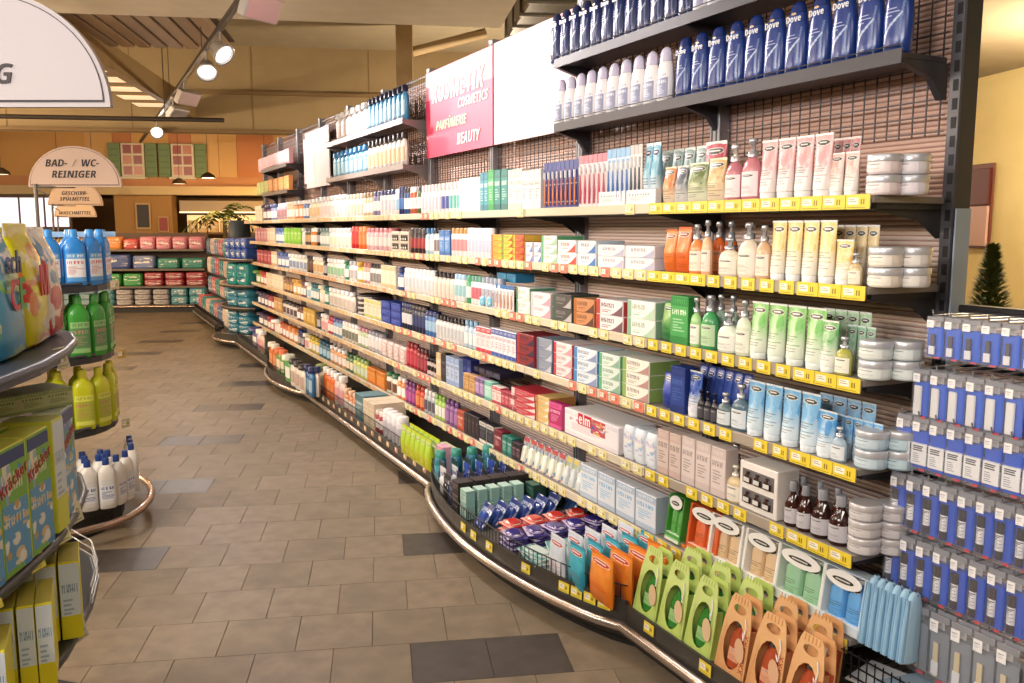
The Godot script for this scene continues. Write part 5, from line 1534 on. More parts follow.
	row("S2", -7.494, -7.278, 2, "spray_can", 0.19, ["#c8242c", "#d84a40", "#d83a34"], "red can")
	row("S2", -7.278, -7.044, 2, "spray_can", 0.19, ["#e2702c", "#e88a4c", "#e88a4c"], "bright orange can")
	row("S2", -7.045, -6.368, 6, "spray_can", 0.175, ["#e0b6bc", "#c8727c", "#efdcdc"], "pink can with a rose cap")
	row("S2", -6.369, -5.962, 2, "display_box", 0.15, ["#d9cdb8", "#8c7a60", "#cfa877"], "beige crate with small flasks")
	row("S2", -5.962, -5.656, 4, "spray_can", 0.175, ["#3a2a30", "#2a2226", "#a8343c"], "black can with a red label")
	row("S2", -5.656, -5.485, 2, "lotion_bottle", 0.175, ["#b4d4e8", "#3f78b0", "#f1eff0"], "light blue bottle")
	row("S2", -5.485, -5.376, 2, "lotion_bottle", 0.175, ["#f1eff0", "#2a2226", "#8a7a80"], "white bottle with a black cap")
	row("S2", -5.376, -5.185, 2, "tall_carton", 0.16, ["#5f94d4", "#3f70b4", "#f1eff0"], "bright blue carton")
	row("S2", -5.185, -4.926, 4, "spray_can", 0.175, ["#f1eff0", "#c8924c", "#d99aa0"], "white can with a tan cap")
	row("S2", -4.926, -4.562, 7, "spray_can", 0.175, ["#eeedf4", "#f1eff0", "#cfd6ea"], "white can with a lilac stripe")
	row("S2", -4.563, -4.416, 1, "toothpaste_carton", 0.034, ["#e8a83c", "#d8502c", "#e8c83c"], "yellow and orange flat carton", {"ny": 4})
	row("S2", -4.416, -4.277, 1, "toothpaste_carton", 0.034, ["#e6d04a", "#6fa84a", "#c8382c"], "yellow and green flat carton", {"ny": 4})
	row("S2", -4.277, -4.145, 1, "toothpaste_carton", 0.034, ["#d8642c", "#e8c04a", "#b02a2c"], "orange and red flat carton", {"ny": 4})
	row("S2", -4.133, -3.953, 2, "toothpaste_carton", 0.05, ["#f1eff0", "#8a9ad0", "#6f86c8"], "white and blue carton", {"ny": 2})
	row("S2", -3.953, -3.785, 1, "toothpaste_carton", 0.045, ["#f1eff0", "#5fb07c", "#9fd0a8"], "white and green carton", {"ny": 3})
	row("S2", -3.785, -3.590, 1, "toothpaste_carton", 0.058, ["#f1eff0", "#d8e0e8", "#d8483c"], "white carton with a red panel", {"ny": 2})
	row("S2", -3.590, -3.418, 1, "toothpaste_carton", 0.058, ["#f1eff0", "#cfe0f0", "#3f7cc0"], "white carton with a blue panel", {"ny": 2})
	row("S2", -3.410, -2.959, 2, "toothpaste_carton", 0.05, ["#f1eff0", "#e8e6ee", "#b8b6d0"], "long white toothpaste carton with pale lettering", {"ny": 2})
	row("S2", -2.919, -2.839, 1, "sachet", 0.17, ["#e2722c", "#8a3a1c", "#e89a5c"], "orange pouch")
	row("S2", -2.839, -2.749, 1, "sachet", 0.18, ["#e0662a", "#8a3a1c", "#e8884c"], "orange refill pouch")
	row("S2", -2.750, -2.676, 1, "pump_bottle", 0.19, ["#e68a4c", "#c9ccd2", "#f2e2d0"], "orange pump bottle")
	row("S2", -2.676, -2.617, 1, "pump_bottle", 0.205, ["#e8b48c", "#c9ccd2", "#f0e0d2"], "peach pump bottle")
	row("S2", -2.704, -2.564, 2, "pump_bottle", 0.2, ["#d8682c", "#c9ccd2", "#e8a06a"], "tall orange bottle with a silver pump", {"set": 0.07})
	row("S2", -2.581, -2.475, 1, "pump_bottle", 0.14, ["#efe2cc", "#c9ccd2", "#f3ecdc"], "short cream pump bottle")
	row("S2", -2.476, -2.377, 1, "pump_bottle", 0.195, ["#efe0cc", "#c9ccd2", "#f3ebdd"], "large cream pump bottle")
	row("S2", -2.377, -2.307, 1, "pump_bottle", 0.185, ["#d9b08a", "#c9ccd2", "#f1e6d6"], "beige bottle with a silver collar")
	row("S2", -2.307, -2.017, 4, "cream_tube", 0.2, ["#f2eddf", "#ecebea", "#e8c878"], "white and yellow cream tube")
	row("S2", -2.121, -1.935, 4, "cream_tube", 0.185, ["#f0ebe0", "#e6e6e8", "#dcc89a"], "slim white and yellow cream tube", {"set": 0.1})
	row("S2", -2.019, -1.947, 1, "cream_tube", 0.14, ["#f2ebdc", "#ecebea", "#e6c070"], "small yellow cream tube")
	row("S2", -1.958, -1.907, 1, "pump_bottle", 0.1, ["#c9b48a", "#c9ccd2", "#f0e6d4"], "tiny bottle with a silver pump")
	row("S2", -1.914, -1.792, 1, "cream_jar", 0.06, ["#efe6d8", "#c9ccd2", "#f2ecdf"], "cream coloured jar with silver lid", {"ny": 2, "w": 0.1})
	row("S2", -1.856, -1.775, 1, "cream_jar", 0.06, ["#e4e2e0", "#c9ccd2", "#ebe8e2"], "pale jar with silver lid", {"ny": 2, "set": 0.075, "w": 0.1})
	row("S3", -12.045, -11.082, 4, "carton", 0.17, ["#b8484c", "#983a40", "#f1eff0"], "red carton")
	row("S3", -11.082, -10.711, 1, "carton", 0.17, ["#efe3cc", "#cfa877", "#f1eff0"], "cream carton")
	row("S3", -10.711, -10.087, 3, "lotion_bottle", 0.17, ["#5a76b8", "#3f5a9c", "#f1eff0"], "blue bottle")
	row("S3", -10.087, -9.196, 5, "lotion_bottle", 0.17, ["#ecebe6", "#f1eff0", "#8a9cc0"], "white bottle with a blue label")
	row("S3", -9.196, -8.930, 2, "lotion_bottle", 0.17, ["#4a3430", "#2a2226", "#6a4430"], "dark brown bottle")
	row("S3", -8.930, -8.516, 3, "lotion_bottle", 0.17, ["#efe3cc", "#f1eff0", "#cfa877"], "cream bottle")
	row("S3", -8.516, -8.360, 1, "lotion_bottle", 0.17, ["#2a2226", "#2a2226", "#b4b2b6"], "black bottle")
	row("S3", -8.360, -7.749, 5, "lotion_bottle", 0.17, ["#efe8e2", "#f1eff0", "#8fc0a0"], "white bottle with a green label")
	row("S3", -7.749, -7.584, 1, "lotion_bottle", 0.17, ["#2f8a64", "#1f6a4c", "#f1eff0"], "green bottle")
	row("S3", -7.584, -7.332, 2, "lotion_bottle", 0.17, ["#f1eff0", "#b4b2b6", "#b4b2b6"], "white bottle with a grey cap")
	row("S3", -7.332, -7.153, 1, "lotion_bottle", 0.17, ["#e2b43a", "#c8942c", "#f1eff0"], "yellow bottle")
	row("S3", -7.153, -6.953, 2, "lotion_bottle", 0.17, ["#dba39c", "#c8847c", "#f1eff0"], "rose bottle")
	row("S3", -6.953, -6.632, 4, "lotion_bottle", 0.17, ["#eceae8", "#2a2226", "#8a8688"], "white bottle with a black dotted cap")
	row("S3", -6.632, -6.266, 3, "carton", 0.17, ["#efe3cc", "#eebd92", "#f1eff0"], "cream and peach carton")
	row("S3", -6.266, -6.106, 1, "lotion_bottle", 0.17, ["#3350a0", "#1c2a66", "#f1eff0"], "royal blue bottle")
	row("S3", -6.106, -5.494, 8, "spray_can", 0.17, ["#f1eff0", "#f1eff0", "#dfe2ea"], "white can with a pale label")
	row("S3", -5.494, -5.141, 5, "lotion_bottle", 0.17, ["#efe2da", "#2a2226", "#e6d6cc"], "white bottle with a black cap")
	row("S3", -5.141, -4.962, 3, "spray_can", 0.17, ["#f1eff0", "#a9cdea", "#a8d4dc"], "white can with a blue cap")
	row("S3", -4.962, -4.869, 1, "spray_can", 0.17, ["#4aa878", "#3a9868", "#f1eff0"], "green can")
	row("S3", -4.869, -4.720, 3, "spray_can", 0.17, ["#eef0f2", "#5a9c88", "#d87a88"], "white can with a red and green label")
	row("S3", -4.720, -4.443, 5, "spray_can", 0.17, ["#e4e6ee", "#9aa4b8", "#b8c0d0"], "silver white can")
	row("S3", -4.741, -4.542, 2, "razor_pack", 0.085, ["#6fb6d0", "#c83a40", "#e8ecf0"], "small teal and red pack", {"set": -0.004})
	row("S3", -4.551, -4.277, 6, "toothbrush_pack", 0.14, ["#f2f0ee", "#d0a08c", "#3f78b8"], "short toothbrush pack with a blue header")
	row("S3", -4.611, -4.360, 2, "flat_carton", 0.05, ["#3f9cc8", "#2f86b8", "#2a4a8c"], "blue carton lying on the brushes", {"up": 0.15, "set": 0.06})
	row("S3", -4.240, -4.074, 1, "toothpaste_carton", 0.07, ["#eef0ec", "#5a9c7c", "#cfe0d4"], "white and green carton", {"ny": 2})
	row("S3", -4.074, -3.843, 1, "toothpaste_carton", 0.062, ["#f1ecee", "#e6c8d0", "#d8a0b0"], "white and pale pink carton", {"ny": 2})
	row("S3", -3.833, -3.632, 1, "toothpaste_carton", 0.066, ["#4c4a4a", "#2f5a4c", "#b8b4b8"], "dark green carton with a grey swoosh", {"ny": 2})
	row("S3", -3.622, -3.429, 1, "toothpaste_carton", 0.062, ["#c98a5c", "#b0662c", "#5a3430"], "orange and brown carton", {"ny": 2})
	row("S3", -3.421, -3.179, 1, "toothpaste_carton", 0.068, ["#eeeaec", "#b83a3c", "#7a5460"], "white carton with a mauve swoosh", {"ny": 2})
	row("S3", -3.164, -2.942, 1, "toothpaste_carton", 0.075, ["#f0f1ec", "#8fb89c", "#b8d4b8"], "white and pale green carton", {"ny": 2})
	row("S3", -2.922, -2.841, 1, "sachet", 0.16, ["#3f8a50", "#1f4a2c", "#8fb86a"], "dark green leaf pouch")
	row("S3", -2.848, -2.731, 1, "tall_carton", 0.19, ["#4aa858", "#2f8a44", "#e6f0e0"], "bright green carton")
	row("S3", -2.731, -2.670, 1, "pump_bottle", 0.19, ["#9fd08a", "#c9ccd2", "#eef4e6"], "light green pump bottle")
	row("S3", -2.670, -2.581, 1, "pump_bottle", 0.205, ["#3f9a5c", "#c9ccd2", "#b8d8b0"], "green pump bottle")
	row("S3", -2.679, -2.539, 2, "pump_bottle", 0.205, ["#a8c8b8", "#c9ccd2", "#dfeadf"], "tall clear green bottle with a silver pump", {"set": 0.07})
	row("S3", -2.574, -2.467, 1, "pump_bottle", 0.145, ["#dde6d6", "#c9ccd2", "#eef1e8"], "short pale green pump bottle")
	row("S3", -2.468, -2.393, 1, "pump_bottle", 0.2, ["#d8e0c8", "#c9ccd2", "#eaeede"], "pale pump bottle with a silver collar")
	row("S3", -2.399, -2.045, 4, "cream_tube", 0.2, ["#e6efe0", "#e4ece6", "#7cc06c"], "large green and white cream tube")
	row("S3", -2.167, -1.965, 4, "cream_tube", 0.19, ["#e8f0ea", "#dfe8e6", "#a0c8a4"], "slim pale green cream tube", {"set": 0.12})
	row("S3", -2.020, -1.909, 3, "cream_tube", 0.15, ["#dfeae4", "#d8e4e2", "#88b49a"], "short pale green tube", {"set": 0.08})
	row("S3", -2.066, -1.990, 1, "cream_tube", 0.165, ["#eef2ea", "#e8eee8", "#6aa868"], "white tube with a green print")
	row("S3", -1.997, -1.932, 1, "pump_bottle", 0.12, ["#a8a84c", "#c9ccd2", "#eeefe0"], "olive oil bottle with a silver pump")
	row("S3", -1.935, -1.806, 1, "cream_jar", 0.06, ["#dfe8e4", "#c9ccd2", "#e4ece8"], "pale green cream jar with silver lid", {"ny": 2, "w": 0.1})
	row("S3", -1.871, -1.773, 1, "cream_jar", 0.06, ["#d2dfe2", "#c9ccd2", "#dde8e8"], "pale mint jar with silver lid", {"ny": 2, "set": 0.075, "w": 0.1})
	row("S4", -12.255, -11.883, 1, "lotion_bottle", 0.17, ["#8aa83a", "#6a8a2c", "#f1eff0"], "green bottle")
	row("S4", -11.883, -11.463, 2, "lotion_bottle", 0.17, ["#c83a30", "#a82a2c", "#f1eff0"], "red bottle")
	row("S4", -11.463, -10.408, 4, "carton", 0.17, ["#efe3cc", "#e0cfae", "#cfa877"], "cream carton")
	row("S4", -10.408, -9.918, 3, "lotion_bottle", 0.17, ["#7a5030", "#6a4430", "#cfa877"], "brown bottle")
	row("S4", -9.918, -9.516, 2, "lotion_bottle", 0.17, ["#dcae4a", "#c8943c", "#f1eff0"], "gold bottle")
	row("S4", -9.516, -9.279, 2, "lotion_bottle", 0.17, ["#8a5a5c", "#6a4048", "#f1eff0"], "maroon bottle")
	row("S4", -9.279, -9.053, 1, "lotion_bottle", 0.17, ["#f1eff0", "#f1eff0", "#a9cdea"], "white bottle")
	row("S4", -9.053, -8.711, 3, "lotion_bottle", 0.17, ["#2f7f8c", "#20646f", "#f1eff0"], "teal bottle")
	row("S4", -8.711, -8.508, 1, "lotion_bottle", 0.17, ["#efe3cc", "#efe3cc", "#f1eff0"], "cream bottle")
	row("S4", -8.508, -8.314, 1, "lotion_bottle", 0.17, ["#2b8f86", "#1f6f6a", "#f1eff0"], "sea green bottle")
	row("S4", -8.314, -7.448, 6, "lotion_bottle", 0.17, ["#e8e2dc", "#f1eff0", "#c8beb8"], "white bottle with a grey label")
	row("S4", -7.454, -7.121, 1, "cream_jar", 0.042, ["#4a3c48", "#2a2226", "#d8d0d4"], "dark jar", {"ny": 4})
	row("S4", -7.117, -6.651, 4, "carton", 0.15, ["#e6e2d0", "#c8c86a", "#b8b04a"], "white and yellow carton")
	row("S4", -6.654, -6.168, 2, "flat_carton", 0.055, ["#2f48a8", "#22388c", "#8fa0d8"], "royal blue carton", {"ny": 3})
	row("S4", -6.164, -5.944, 4, "spray_can", 0.19, ["#1d2440", "#1c2a66", "#e4e6ec"], "navy can with white bands")
	row("S4", -5.944, -5.677, 4, "spray_can", 0.19, ["#22284a", "#2a2226", "#3f4a7c"], "dark navy can")
	row("S4", -5.677, -5.466, 3, "spray_can", 0.17, ["#4a78b8", "#1c2a66", "#a9cdea"], "blue can with a dark cap")
	row("S4", -5.466, -4.983, 8, "lotion_bottle", 0.16, ["#e6e4e4", "#2a2226", "#c8ccd2"], "clear white bottle with a black cap")
	row("S4", -4.983, -4.782, 3, "lotion_bottle", 0.17, ["#b8cfe2", "#8ab0d0", "#f1eff0"], "pale blue bottle")
	row("S4", -4.783, -4.567, 3, "tall_carton", 0.15, ["#ecdfe2", "#c83a48", "#d87a88"], "white carton on a red base")
	row("S4", -4.567, -4.240, 6, "tall_carton", 0.16, ["#eceaf0", "#3a58a8", "#c83a48"], "white carton on a blue base")
	row("S4", -4.240, -4.015, 1, "toothpaste_carton", 0.056, ["#8a2a34", "#b02a34", "#34284a"], "dark red and navy carton", {"ny": 3})
	row("S4", -4.003, -3.829, 1, "toothpaste_carton", 0.056, ["#8f98ac", "#5a6884", "#c8ccd8"], "grey-blue carton", {"ny": 3})
	row("S4", -3.819, -3.627, 1, "toothpaste_carton", 0.056, ["#efe4e6", "#c83a4a", "#dba0a8"], "white carton with red ends", {"ny": 3})
	row("S4", -3.617, -3.396, 1, "toothpaste_carton", 0.056, ["#dbe6f0", "#4a8fc8", "#8a96c0"], "pale blue carton", {"ny": 3})
	row("S4", -3.387, -3.203, 1, "toothpaste_carton", 0.056, ["#dfece4", "#5fae88", "#8fb8a0"], "pale green carton", {"ny": 3})
	row("S4", -3.195, -2.974, 1, "toothpaste_carton", 0.058, ["#eceee2", "#8fb060", "#b8908c"], "white and leaf green carton", {"ny": 3})
	row("S4", -2.905, -2.830, 1, "sachet", 0.15, ["#2c3f9c", "#1c2860", "#5a6ac0"], "navy blue pouch")
	row("S4", -2.837, -2.739, 1, "tall_carton", 0.185, ["#26418f", "#1c3278", "#4a70b8"], "deep blue carton")
	row("S4", -2.739, -2.657, 1, "cream_tube", 0.18, ["#e4e8f0", "#e8eaee", "#3358b0"], "blue and white cream tube")
	row("S4", -2.804, -2.488, 6, "sachet", 0.19, ["#2a44a0", "#1c2860", "#4a64b8"], "royal blue pouch in the back row", {"set": 0.1})
	row("S4", -2.668, -2.548, 3, "pump_bottle", 0.115, ["#23232c", "#2c2c34", "#4a4a54"], "small black pump bottle")
	row("S4", -2.560, -2.480, 1, "pump_bottle", 0.125, ["#5f7478", "#c9ccd2", "#d8e2e6"], "short slate pump bottle")
	row("S4", -2.481, -2.394, 1, "pump_bottle", 0.17, ["#5a7484", "#c9ccd2", "#dbe4ea"], "tall slate bottle with a silver collar")
	row("S4", -2.400, -2.054, 4, "cream_tube", 0.195, ["#dcecf6", "#dfe8f0", "#6fb0e0"], "large light blue cream tube")
	row("S4", -2.066, -1.981, 1, "cream_tube", 0.15, ["#e4eef4", "#e4ecf2", "#5a9cd4"], "small blue and white tube")
	row("S4", -2.182, -1.939, 4, "cream_tube", 0.175, ["#dcebf4", "#d8e6f0", "#8fc0e4"], "slim light blue tube in the back row", {"set": 0.13})
	row("S4", -2.038, -1.845, 5, "cream_tube", 0.135, ["#d2e6f4", "#cfe2f0", "#6aa8dc"], "short light blue tube", {"set": 0.06})
	row("S4", -1.996, -1.934, 1, "pump_bottle", 0.11, ["#9fb4c4", "#c9ccd2", "#e4ecf0"], "small pump bottle with a pale label")
	row("S4", -1.933, -1.802, 1, "cream_jar", 0.06, ["#c4dbe8", "#c9ccd2", "#cfe2ec"], "pale blue cream jar with silver lid", {"ny": 2, "w": 0.1})
	row("S4", -1.867, -1.778, 1, "cream_jar", 0.06, ["#b4d4e4", "#c9ccd2", "#c4dde8"], "sky blue cream jar with silver lid", {"ny": 2, "set": 0.075, "w": 0.1})
	row("S5", -12.162, -11.449, 3, "lotion_bottle", 0.165, ["#54446a", "#3a3048", "#f1eff0"], "dark violet bottle")
	row("S5", -11.449, -10.993, 2, "lotion_bottle", 0.165, ["#b03444", "#8a2a38", "#f1eff0"], "red bottle")
	row("S5", -10.993, -10.511, 2, "carton", 0.165, ["#d0a468", "#b88a50", "#f1eff0"], "tan carton")
	row("S5", -10.511, -9.754, 4, "lotion_bottle", 0.165, ["#d9d2d2", "#2a2226", "#5a4a54"], "white bottle with a black cap")
	row("S5", -9.754, -9.411, 2, "lotion_bottle", 0.165, ["#6a3430", "#4a2428", "#f1eff0"], "maroon bottle")
	row("S5", -9.411, -8.870, 3, "carton", 0.165, ["#d8b25a", "#c09840", "#f1eff0"], "gold carton")
	row("S5", -8.870, -8.661, 1, "lotion_bottle", 0.165, ["#3a2a30", "#2a2226", "#b4b2b6"], "black bottle")
	row("S5", -8.661, -8.382, 2, "lotion_bottle", 0.165, ["#e2d2ce", "#f1eff0", "#e3a3ac"], "white bottle with a pink label")
	row("S5", -8.382, -8.193, 2, "lotion_bottle", 0.165, ["#c8485c", "#a83448", "#f1eff0"], "red-pink bottle")
	row("S5", -8.193, -7.870, 3, "lotion_bottle", 0.165, ["#7fa8cc", "#5f5a9c", "#f1eff0"], "blue bottle with a violet cap")
	row("S5", -7.870, -7.347, 5, "lotion_bottle", 0.165, ["#e2ddd2", "#f1eff0", "#7a7c70"], "white bottle")
	row("S5", -7.347, -7.050, 3, "lotion_bottle", 0.165, ["#b8c4a4", "#c88a9c", "#f1eff0"], "pale green bottle")
	row("S5", -7.050, -6.668, 4, "spray_can", 0.165, ["#cfccd4", "#8a8a98", "#f1eff0"], "grey can")
	row("S5", -6.669, -6.089, 4, "soft_pack", 0.13, ["#dcc6c6", "#b8747c", "#e8dcdc"], "pale pink soft pack")
	row("S5", -6.088, -5.850, 3, "lotion_bottle", 0.18, ["#b8243c", "#981c30", "#c8485c"], "crimson bottle")
	row("S5", -5.851, -5.648, 3, "lotion_bottle", 0.165, ["#8a2434", "#5a1c28", "#a84454"], "dark crimson bottle")
	row("S5", -5.649, -5.458, 3, "cream_jar", 0.06, ["#3a2c30", "#2a2226", "#d8c8c8"], "black jar", {"ny": 2})
	row("S5", -5.456, -5.364, 1, "tall_carton", 0.18, ["#dcc8a4", "#c8a87c", "#f1eff0"], "tan carton")
	row("S5", -5.364, -5.275, 1, "tall_carton", 0.185, ["#26202a", "#2a2226", "#8a8494"], "black carton")
	row("S5", -5.275, -5.053, 3, "tall_carton", 0.18, ["#b8c8e4", "#8fa8d4", "#4a5a8c"], "pale blue carton")
	row("S5", -5.125, -4.931, 3, "tall_carton", 0.19, ["#2f3c8c", "#222c70", "#6a78b8"], "navy carton", {"set": 0.03})
	row("S5", -4.989, -4.802, 2, "carton", 0.11, ["#cfa472", "#a87c48", "#5f4430"], "tan carton with brown print")
	row("S5", -4.802, -4.668, 2, "carton", 0.11, ["#a884b8", "#5a4a74", "#dccfe2"], "mauve carton")
	row("S5", -4.668, -4.555, 1, "carton", 0.11, ["#a8d8cc", "#5fae9c", "#e8f0ec"], "mint carton")
	row("S5", -4.555, -4.432, 2, "carton", 0.1, ["#e8dcd8", "#c83a48", "#b03444"], "white and red carton")
	row("S5", -4.432, -4.227, 4, "carton", 0.09, ["#b8485a", "#8a2c3c", "#e8d4d4"], "red carton with white print")
	row("S5", -4.962, -4.551, 4, "flat_carton", 0.035, ["#34304c", "#26243a", "#8a8494"], "dark slate carton lying flat", {"up": 0.125, "set": 0.05, "d": 0.16})
	row("S5", -4.315, -4.001, 1, "toothpaste_carton", 0.032, ["#c83a4a", "#d8d0cc", "#e8dcd8"], "red and white flat carton", {"ny": 4})
	row("S5", -4.001, -3.858, 1, "toothpaste_carton", 0.034, ["#e2c07c", "#c88a4a", "#e8e0d0"], "tan flat carton", {"ny": 4})
	row("S5", -3.858, -3.722, 1, "carton", 0.13, ["#b82a6c", "#d85a94", "#f0dce4"], "magenta carton with white dots")
	row("S5", -3.722, -3.180, 1, "flat_carton", 0.125, ["#f2eef0", "#e8e0e6", "#c8a0b4"], "wide white display carton with a red elm panel", {"d": 0.2, "name": "display_carton"})
	row("S5", -3.180, -2.923, 3, "soft_pack", 0.15, ["#dfe8f2", "#9fc4e2", "#c8b4d0"], "white and light blue soft pack", {"d": 0.09})
	row("S5", -2.917, -2.753, 2, "tall_carton", 0.185, ["#d6c4bc", "#c8b0a8", "#7a6a66"], "tan cream carton")
	row("S5", -2.753, -2.480, 3, "tall_carton", 0.19, ["#ddd0cc", "#cfc0bc", "#8a7a78"], "pale mauve carton with a dark oval")
	row("S5", -2.490, -2.412, 1, "pump_bottle", 0.14, ["#d8c49a", "#e6e2da", "#efe9dc"], "short yellow and white pump bottle")
	row("S5", -2.575, -2.506, 1, "pump_bottle", 0.19, ["#dad4cf", "#c9ccd2", "#e8e2dc"], "tall grey pump bottle in the back", {"set": 0.08})
	row("S5", -2.413, -2.202, 1, "display_box", 0.175, ["#ebe6e0", "#dcd4cc", "#8a807c"], "white display box with rows of tiny bottles")
	row("S5", -2.192, -2.076, 2, "brown_bottle", 0.155, ["#3a1c18", "#8a8c94", "#c9c6cc"], "dark brown bottle with grey cap")
	row("S5", -2.076, -1.923, 2, "brown_bottle", 0.16, ["#33191a", "#94969e", "#c4c2ca"], "large dark brown bottle with grey cap")
	row("S5", -2.243, -2.007, 3, "brown_bottle", 0.15, ["#5a2a20", "#94969e", "#c9c6cc"], "brown bottle in the back row", {"set": 0.09, "w": 0.045})
	row("S5", -1.936, -1.817, 1, "cream_jar", 0.053, ["#c9c4c4", "#d3d0d2", "#d6d2d2"], "pale grey cream jar with grey lid", {"ny": 3, "w": 0.1})
	row("S5", -1.884, -1.785, 1, "cream_jar", 0.053, ["#b9b6ba", "#c9c8cc", "#cac8cb"], "grey cream jar with grey lid", {"ny": 3, "set": 0.075, "w": 0.1})
	row("S6", -12.145, -11.502, 2, "lotion_bottle", 0.165, ["#5a4868", "#443450", "#f1eff0"], "violet bottle")
	row("S6", -11.502, -11.106, 2, "lotion_bottle", 0.165, ["#b8343c", "#982a34", "#f1eff0"], "red bottle")
	row("S6", -11.106, -10.735, 1, "lotion_bottle", 0.165, ["#efe3cc", "#f1eff0", "#f1eff0"], "cream bottle")
	row("S6", -10.735, -10.218, 3, "lotion_bottle", 0.165, ["#c8683c", "#a8502c", "#f1eff0"], "rust bottle")
	row("S6", -10.218, -9.744, 2, "lotion_bottle", 0.165, ["#dc8a3a", "#c8742c", "#f1eff0"], "orange bottle")
	row("S6", -9.744, -9.449, 2, "lotion_bottle", 0.165, ["#202c4c", "#1c2a66", "#b4b2b6"], "navy bottle")
	row("S6", -9.449, -9.215, 1, "lotion_bottle", 0.165, ["#efe3cc", "#efe3cc", "#e3a3ac"], "pale bottle")
	row("S6", -9.215, -8.777, 3, "lotion_bottle", 0.165, ["#cfb83c", "#b89c2c", "#f1eff0"], "yellow bottle")
	row("S6", -8.777, -8.335, 3, "lotion_bottle", 0.165, ["#2f6a84", "#24506a", "#a9cdea"], "blue-teal bottle")
	row("S6", -8.335, -7.758, 4, "lotion_bottle", 0.165, ["#e0a070", "#f1eff0", "#f1eff0"], "orange and white bottle")
	row("S6", -7.758, -7.528, 2, "lotion_bottle", 0.165, ["#4a7a54", "#34583c", "#efe3cc"], "green bottle")
	row("S6", -7.528, -7.071, 4, "lotion_bottle", 0.165, ["#c8cc6a", "#8fae6a", "#cfe0d0"], "lime bottle")
	row("S6", -7.072, -6.583, 2, "tall_carton", 0.13, ["#dd8a3c", "#c8742c", "#e8b070"], "orange carton")
	row("S6", -6.582, -6.310, 2, "lotion_bottle", 0.165, ["#e4e0d4", "#3a7a54", "#6a4430"], "white bottle with a green label")
	row("S6", -6.310, -6.124, 2, "lotion_bottle", 0.165, ["#d8884c", "#f1eff0", "#f1eff0"], "light orange bottle")
	row("S6", -6.124, -5.905, 3, "lotion_bottle", 0.165, ["#8a3a84", "#6a2a68", "#b8589c"], "purple bottle")
	row("S6", -5.905, -5.718, 2, "lotion_bottle", 0.165, ["#c84a30", "#a83a28", "#e08a5c"], "red-orange bottle")
	row("S6", -5.718, -5.502, 3, "lotion_bottle", 0.165, ["#b8bcc4", "#f1eff0", "#5a5a68"], "grey bottle")
	row("S6", -5.502, -5.318, 3, "lotion_bottle", 0.165, ["#a8cc6c", "#8ab84c", "#f1eff0"], "lime green bottle")
	row("S6", -5.318, -5.092, 3, "lotion_bottle", 0.165, ["#8a5a98", "#6a4080", "#a87ab0"], "violet bottle with a purple label")
	row("S6", -5.093, -4.978, 1, "tall_carton", 0.13, ["#b8543c", "#983f2c", "#f1eff0"], "brick red carton")
	row("S6", -4.978, -4.745, 4, "tall_carton", 0.14, ["#332a38", "#2a2226", "#6a5440"], "dark plum carton")
	row("S6", -4.745, -4.529, 2, "tall_carton", 0.13, ["#2c2c3a", "#d8d4cc", "#8a8494"], "dark carton with a white edge")
	row("S6", -4.529, -4.420, 1, "tall_carton", 0.12, ["#8a2a3c", "#6a2030", "#f1eff0"], "wine red carton")
	row("S6", -4.420, -4.289, 2, "tall_carton", 0.11, ["#3a8a7c", "#2a6a60", "#f1eff0"], "dark mint carton")
	row("S6", -4.289, -4.189, 2, "carton", 0.1, ["#4a3a44", "#2a2226", "#d8a4a4"], "dark mottled carton")
	row("S6", -4.214, -3.739, 6, "razor_pack", 0.15, ["#dfe2d4", "#c8545c", "#6a86b8"], "white blister pack with a red header", {"lean": 0.2})
	row("S6", -3.739, -3.541, 3, "razor_pack", 0.15, ["#c8d0d4", "#e2d078", "#7aa47c"], "grey-green blister pack", {"lean": 0.2})
	row("S6", -3.541, -2.913, 4, "tall_carton", 0.16, ["#dfe4ec", "#b4c4d8", "#6fb0dc"], "white and light blue tall carton", {"d": 0.07})
	row("S6", -2.927, -2.695, 1, "gift_box", 0.2, ["#e6eee0", "#4a9a3c", "#5aa84c", "#2f3a2c"], "green window gift box with an oval label", {"lean": 0.14, "set": 0.004, "w": 0.105})
	row("S6", -2.728, -2.529, 1, "gift_box", 0.2, ["#f0d8c4", "#d8602c", "#d8622c", "#3a2c24"], "orange window gift box with an oval label", {"lean": 0.14, "set": 0.004})
	row("S6", -2.595, -2.207, 2, "gift_box", 0.2, ["#f0ede6", "#f2f0ec", "#d8b890", "#35342f"], "white window gift box with beige bottles", {"lean": 0.14, "set": 0.004})
	row("S6", -2.236, -1.994, 1, "gift_box", 0.2, ["#e8eee8", "#dfe8e2", "#8fc09a", "#35382f"], "white window gift box with green bottles", {"lean": 0.14, "set": 0.004})
	row("S6", -2.025, -1.830, 1, "gift_box", 0.2, ["#e0eaf2", "#d3e2ee", "#5aa0dc", "#2f3438"], "white window gift box with blue bottles", {"lean": 0.14, "set": 0.004})
	row("S6", -1.843, -1.672, 6, "towel", 0.215, ["#a8cfe8", "#9cc6e2", "#b8dcf0"], "folded light blue towel on dark hanger", {"d": 0.08, "lean": 0.08})
	row("B", -11.240, -10.889, 1, "lotion_bottle", 0.26, ["#5a5a9c", "#3f3f78", "#f1eff0"], "blue-violet bottle")
	row("B", -10.889, -10.494, 2, "lotion_bottle", 0.26, ["#e0cdc0", "#f1eff0", "#e3a3ac"], "pale pink bottle")
	row("B", -9.593, -9.210, 2, "lotion_bottle", 0.26, ["#d06a30", "#e8e0d4", "#e2a070"], "tall orange bottle", {"set": -0.1})
	row("B", -9.108, -8.708, 2, "lotion_bottle", 0.26, ["#6a9c4c", "#e2703c", "#efe3cc"], "green bottle with an orange cap", {"set": -0.12})
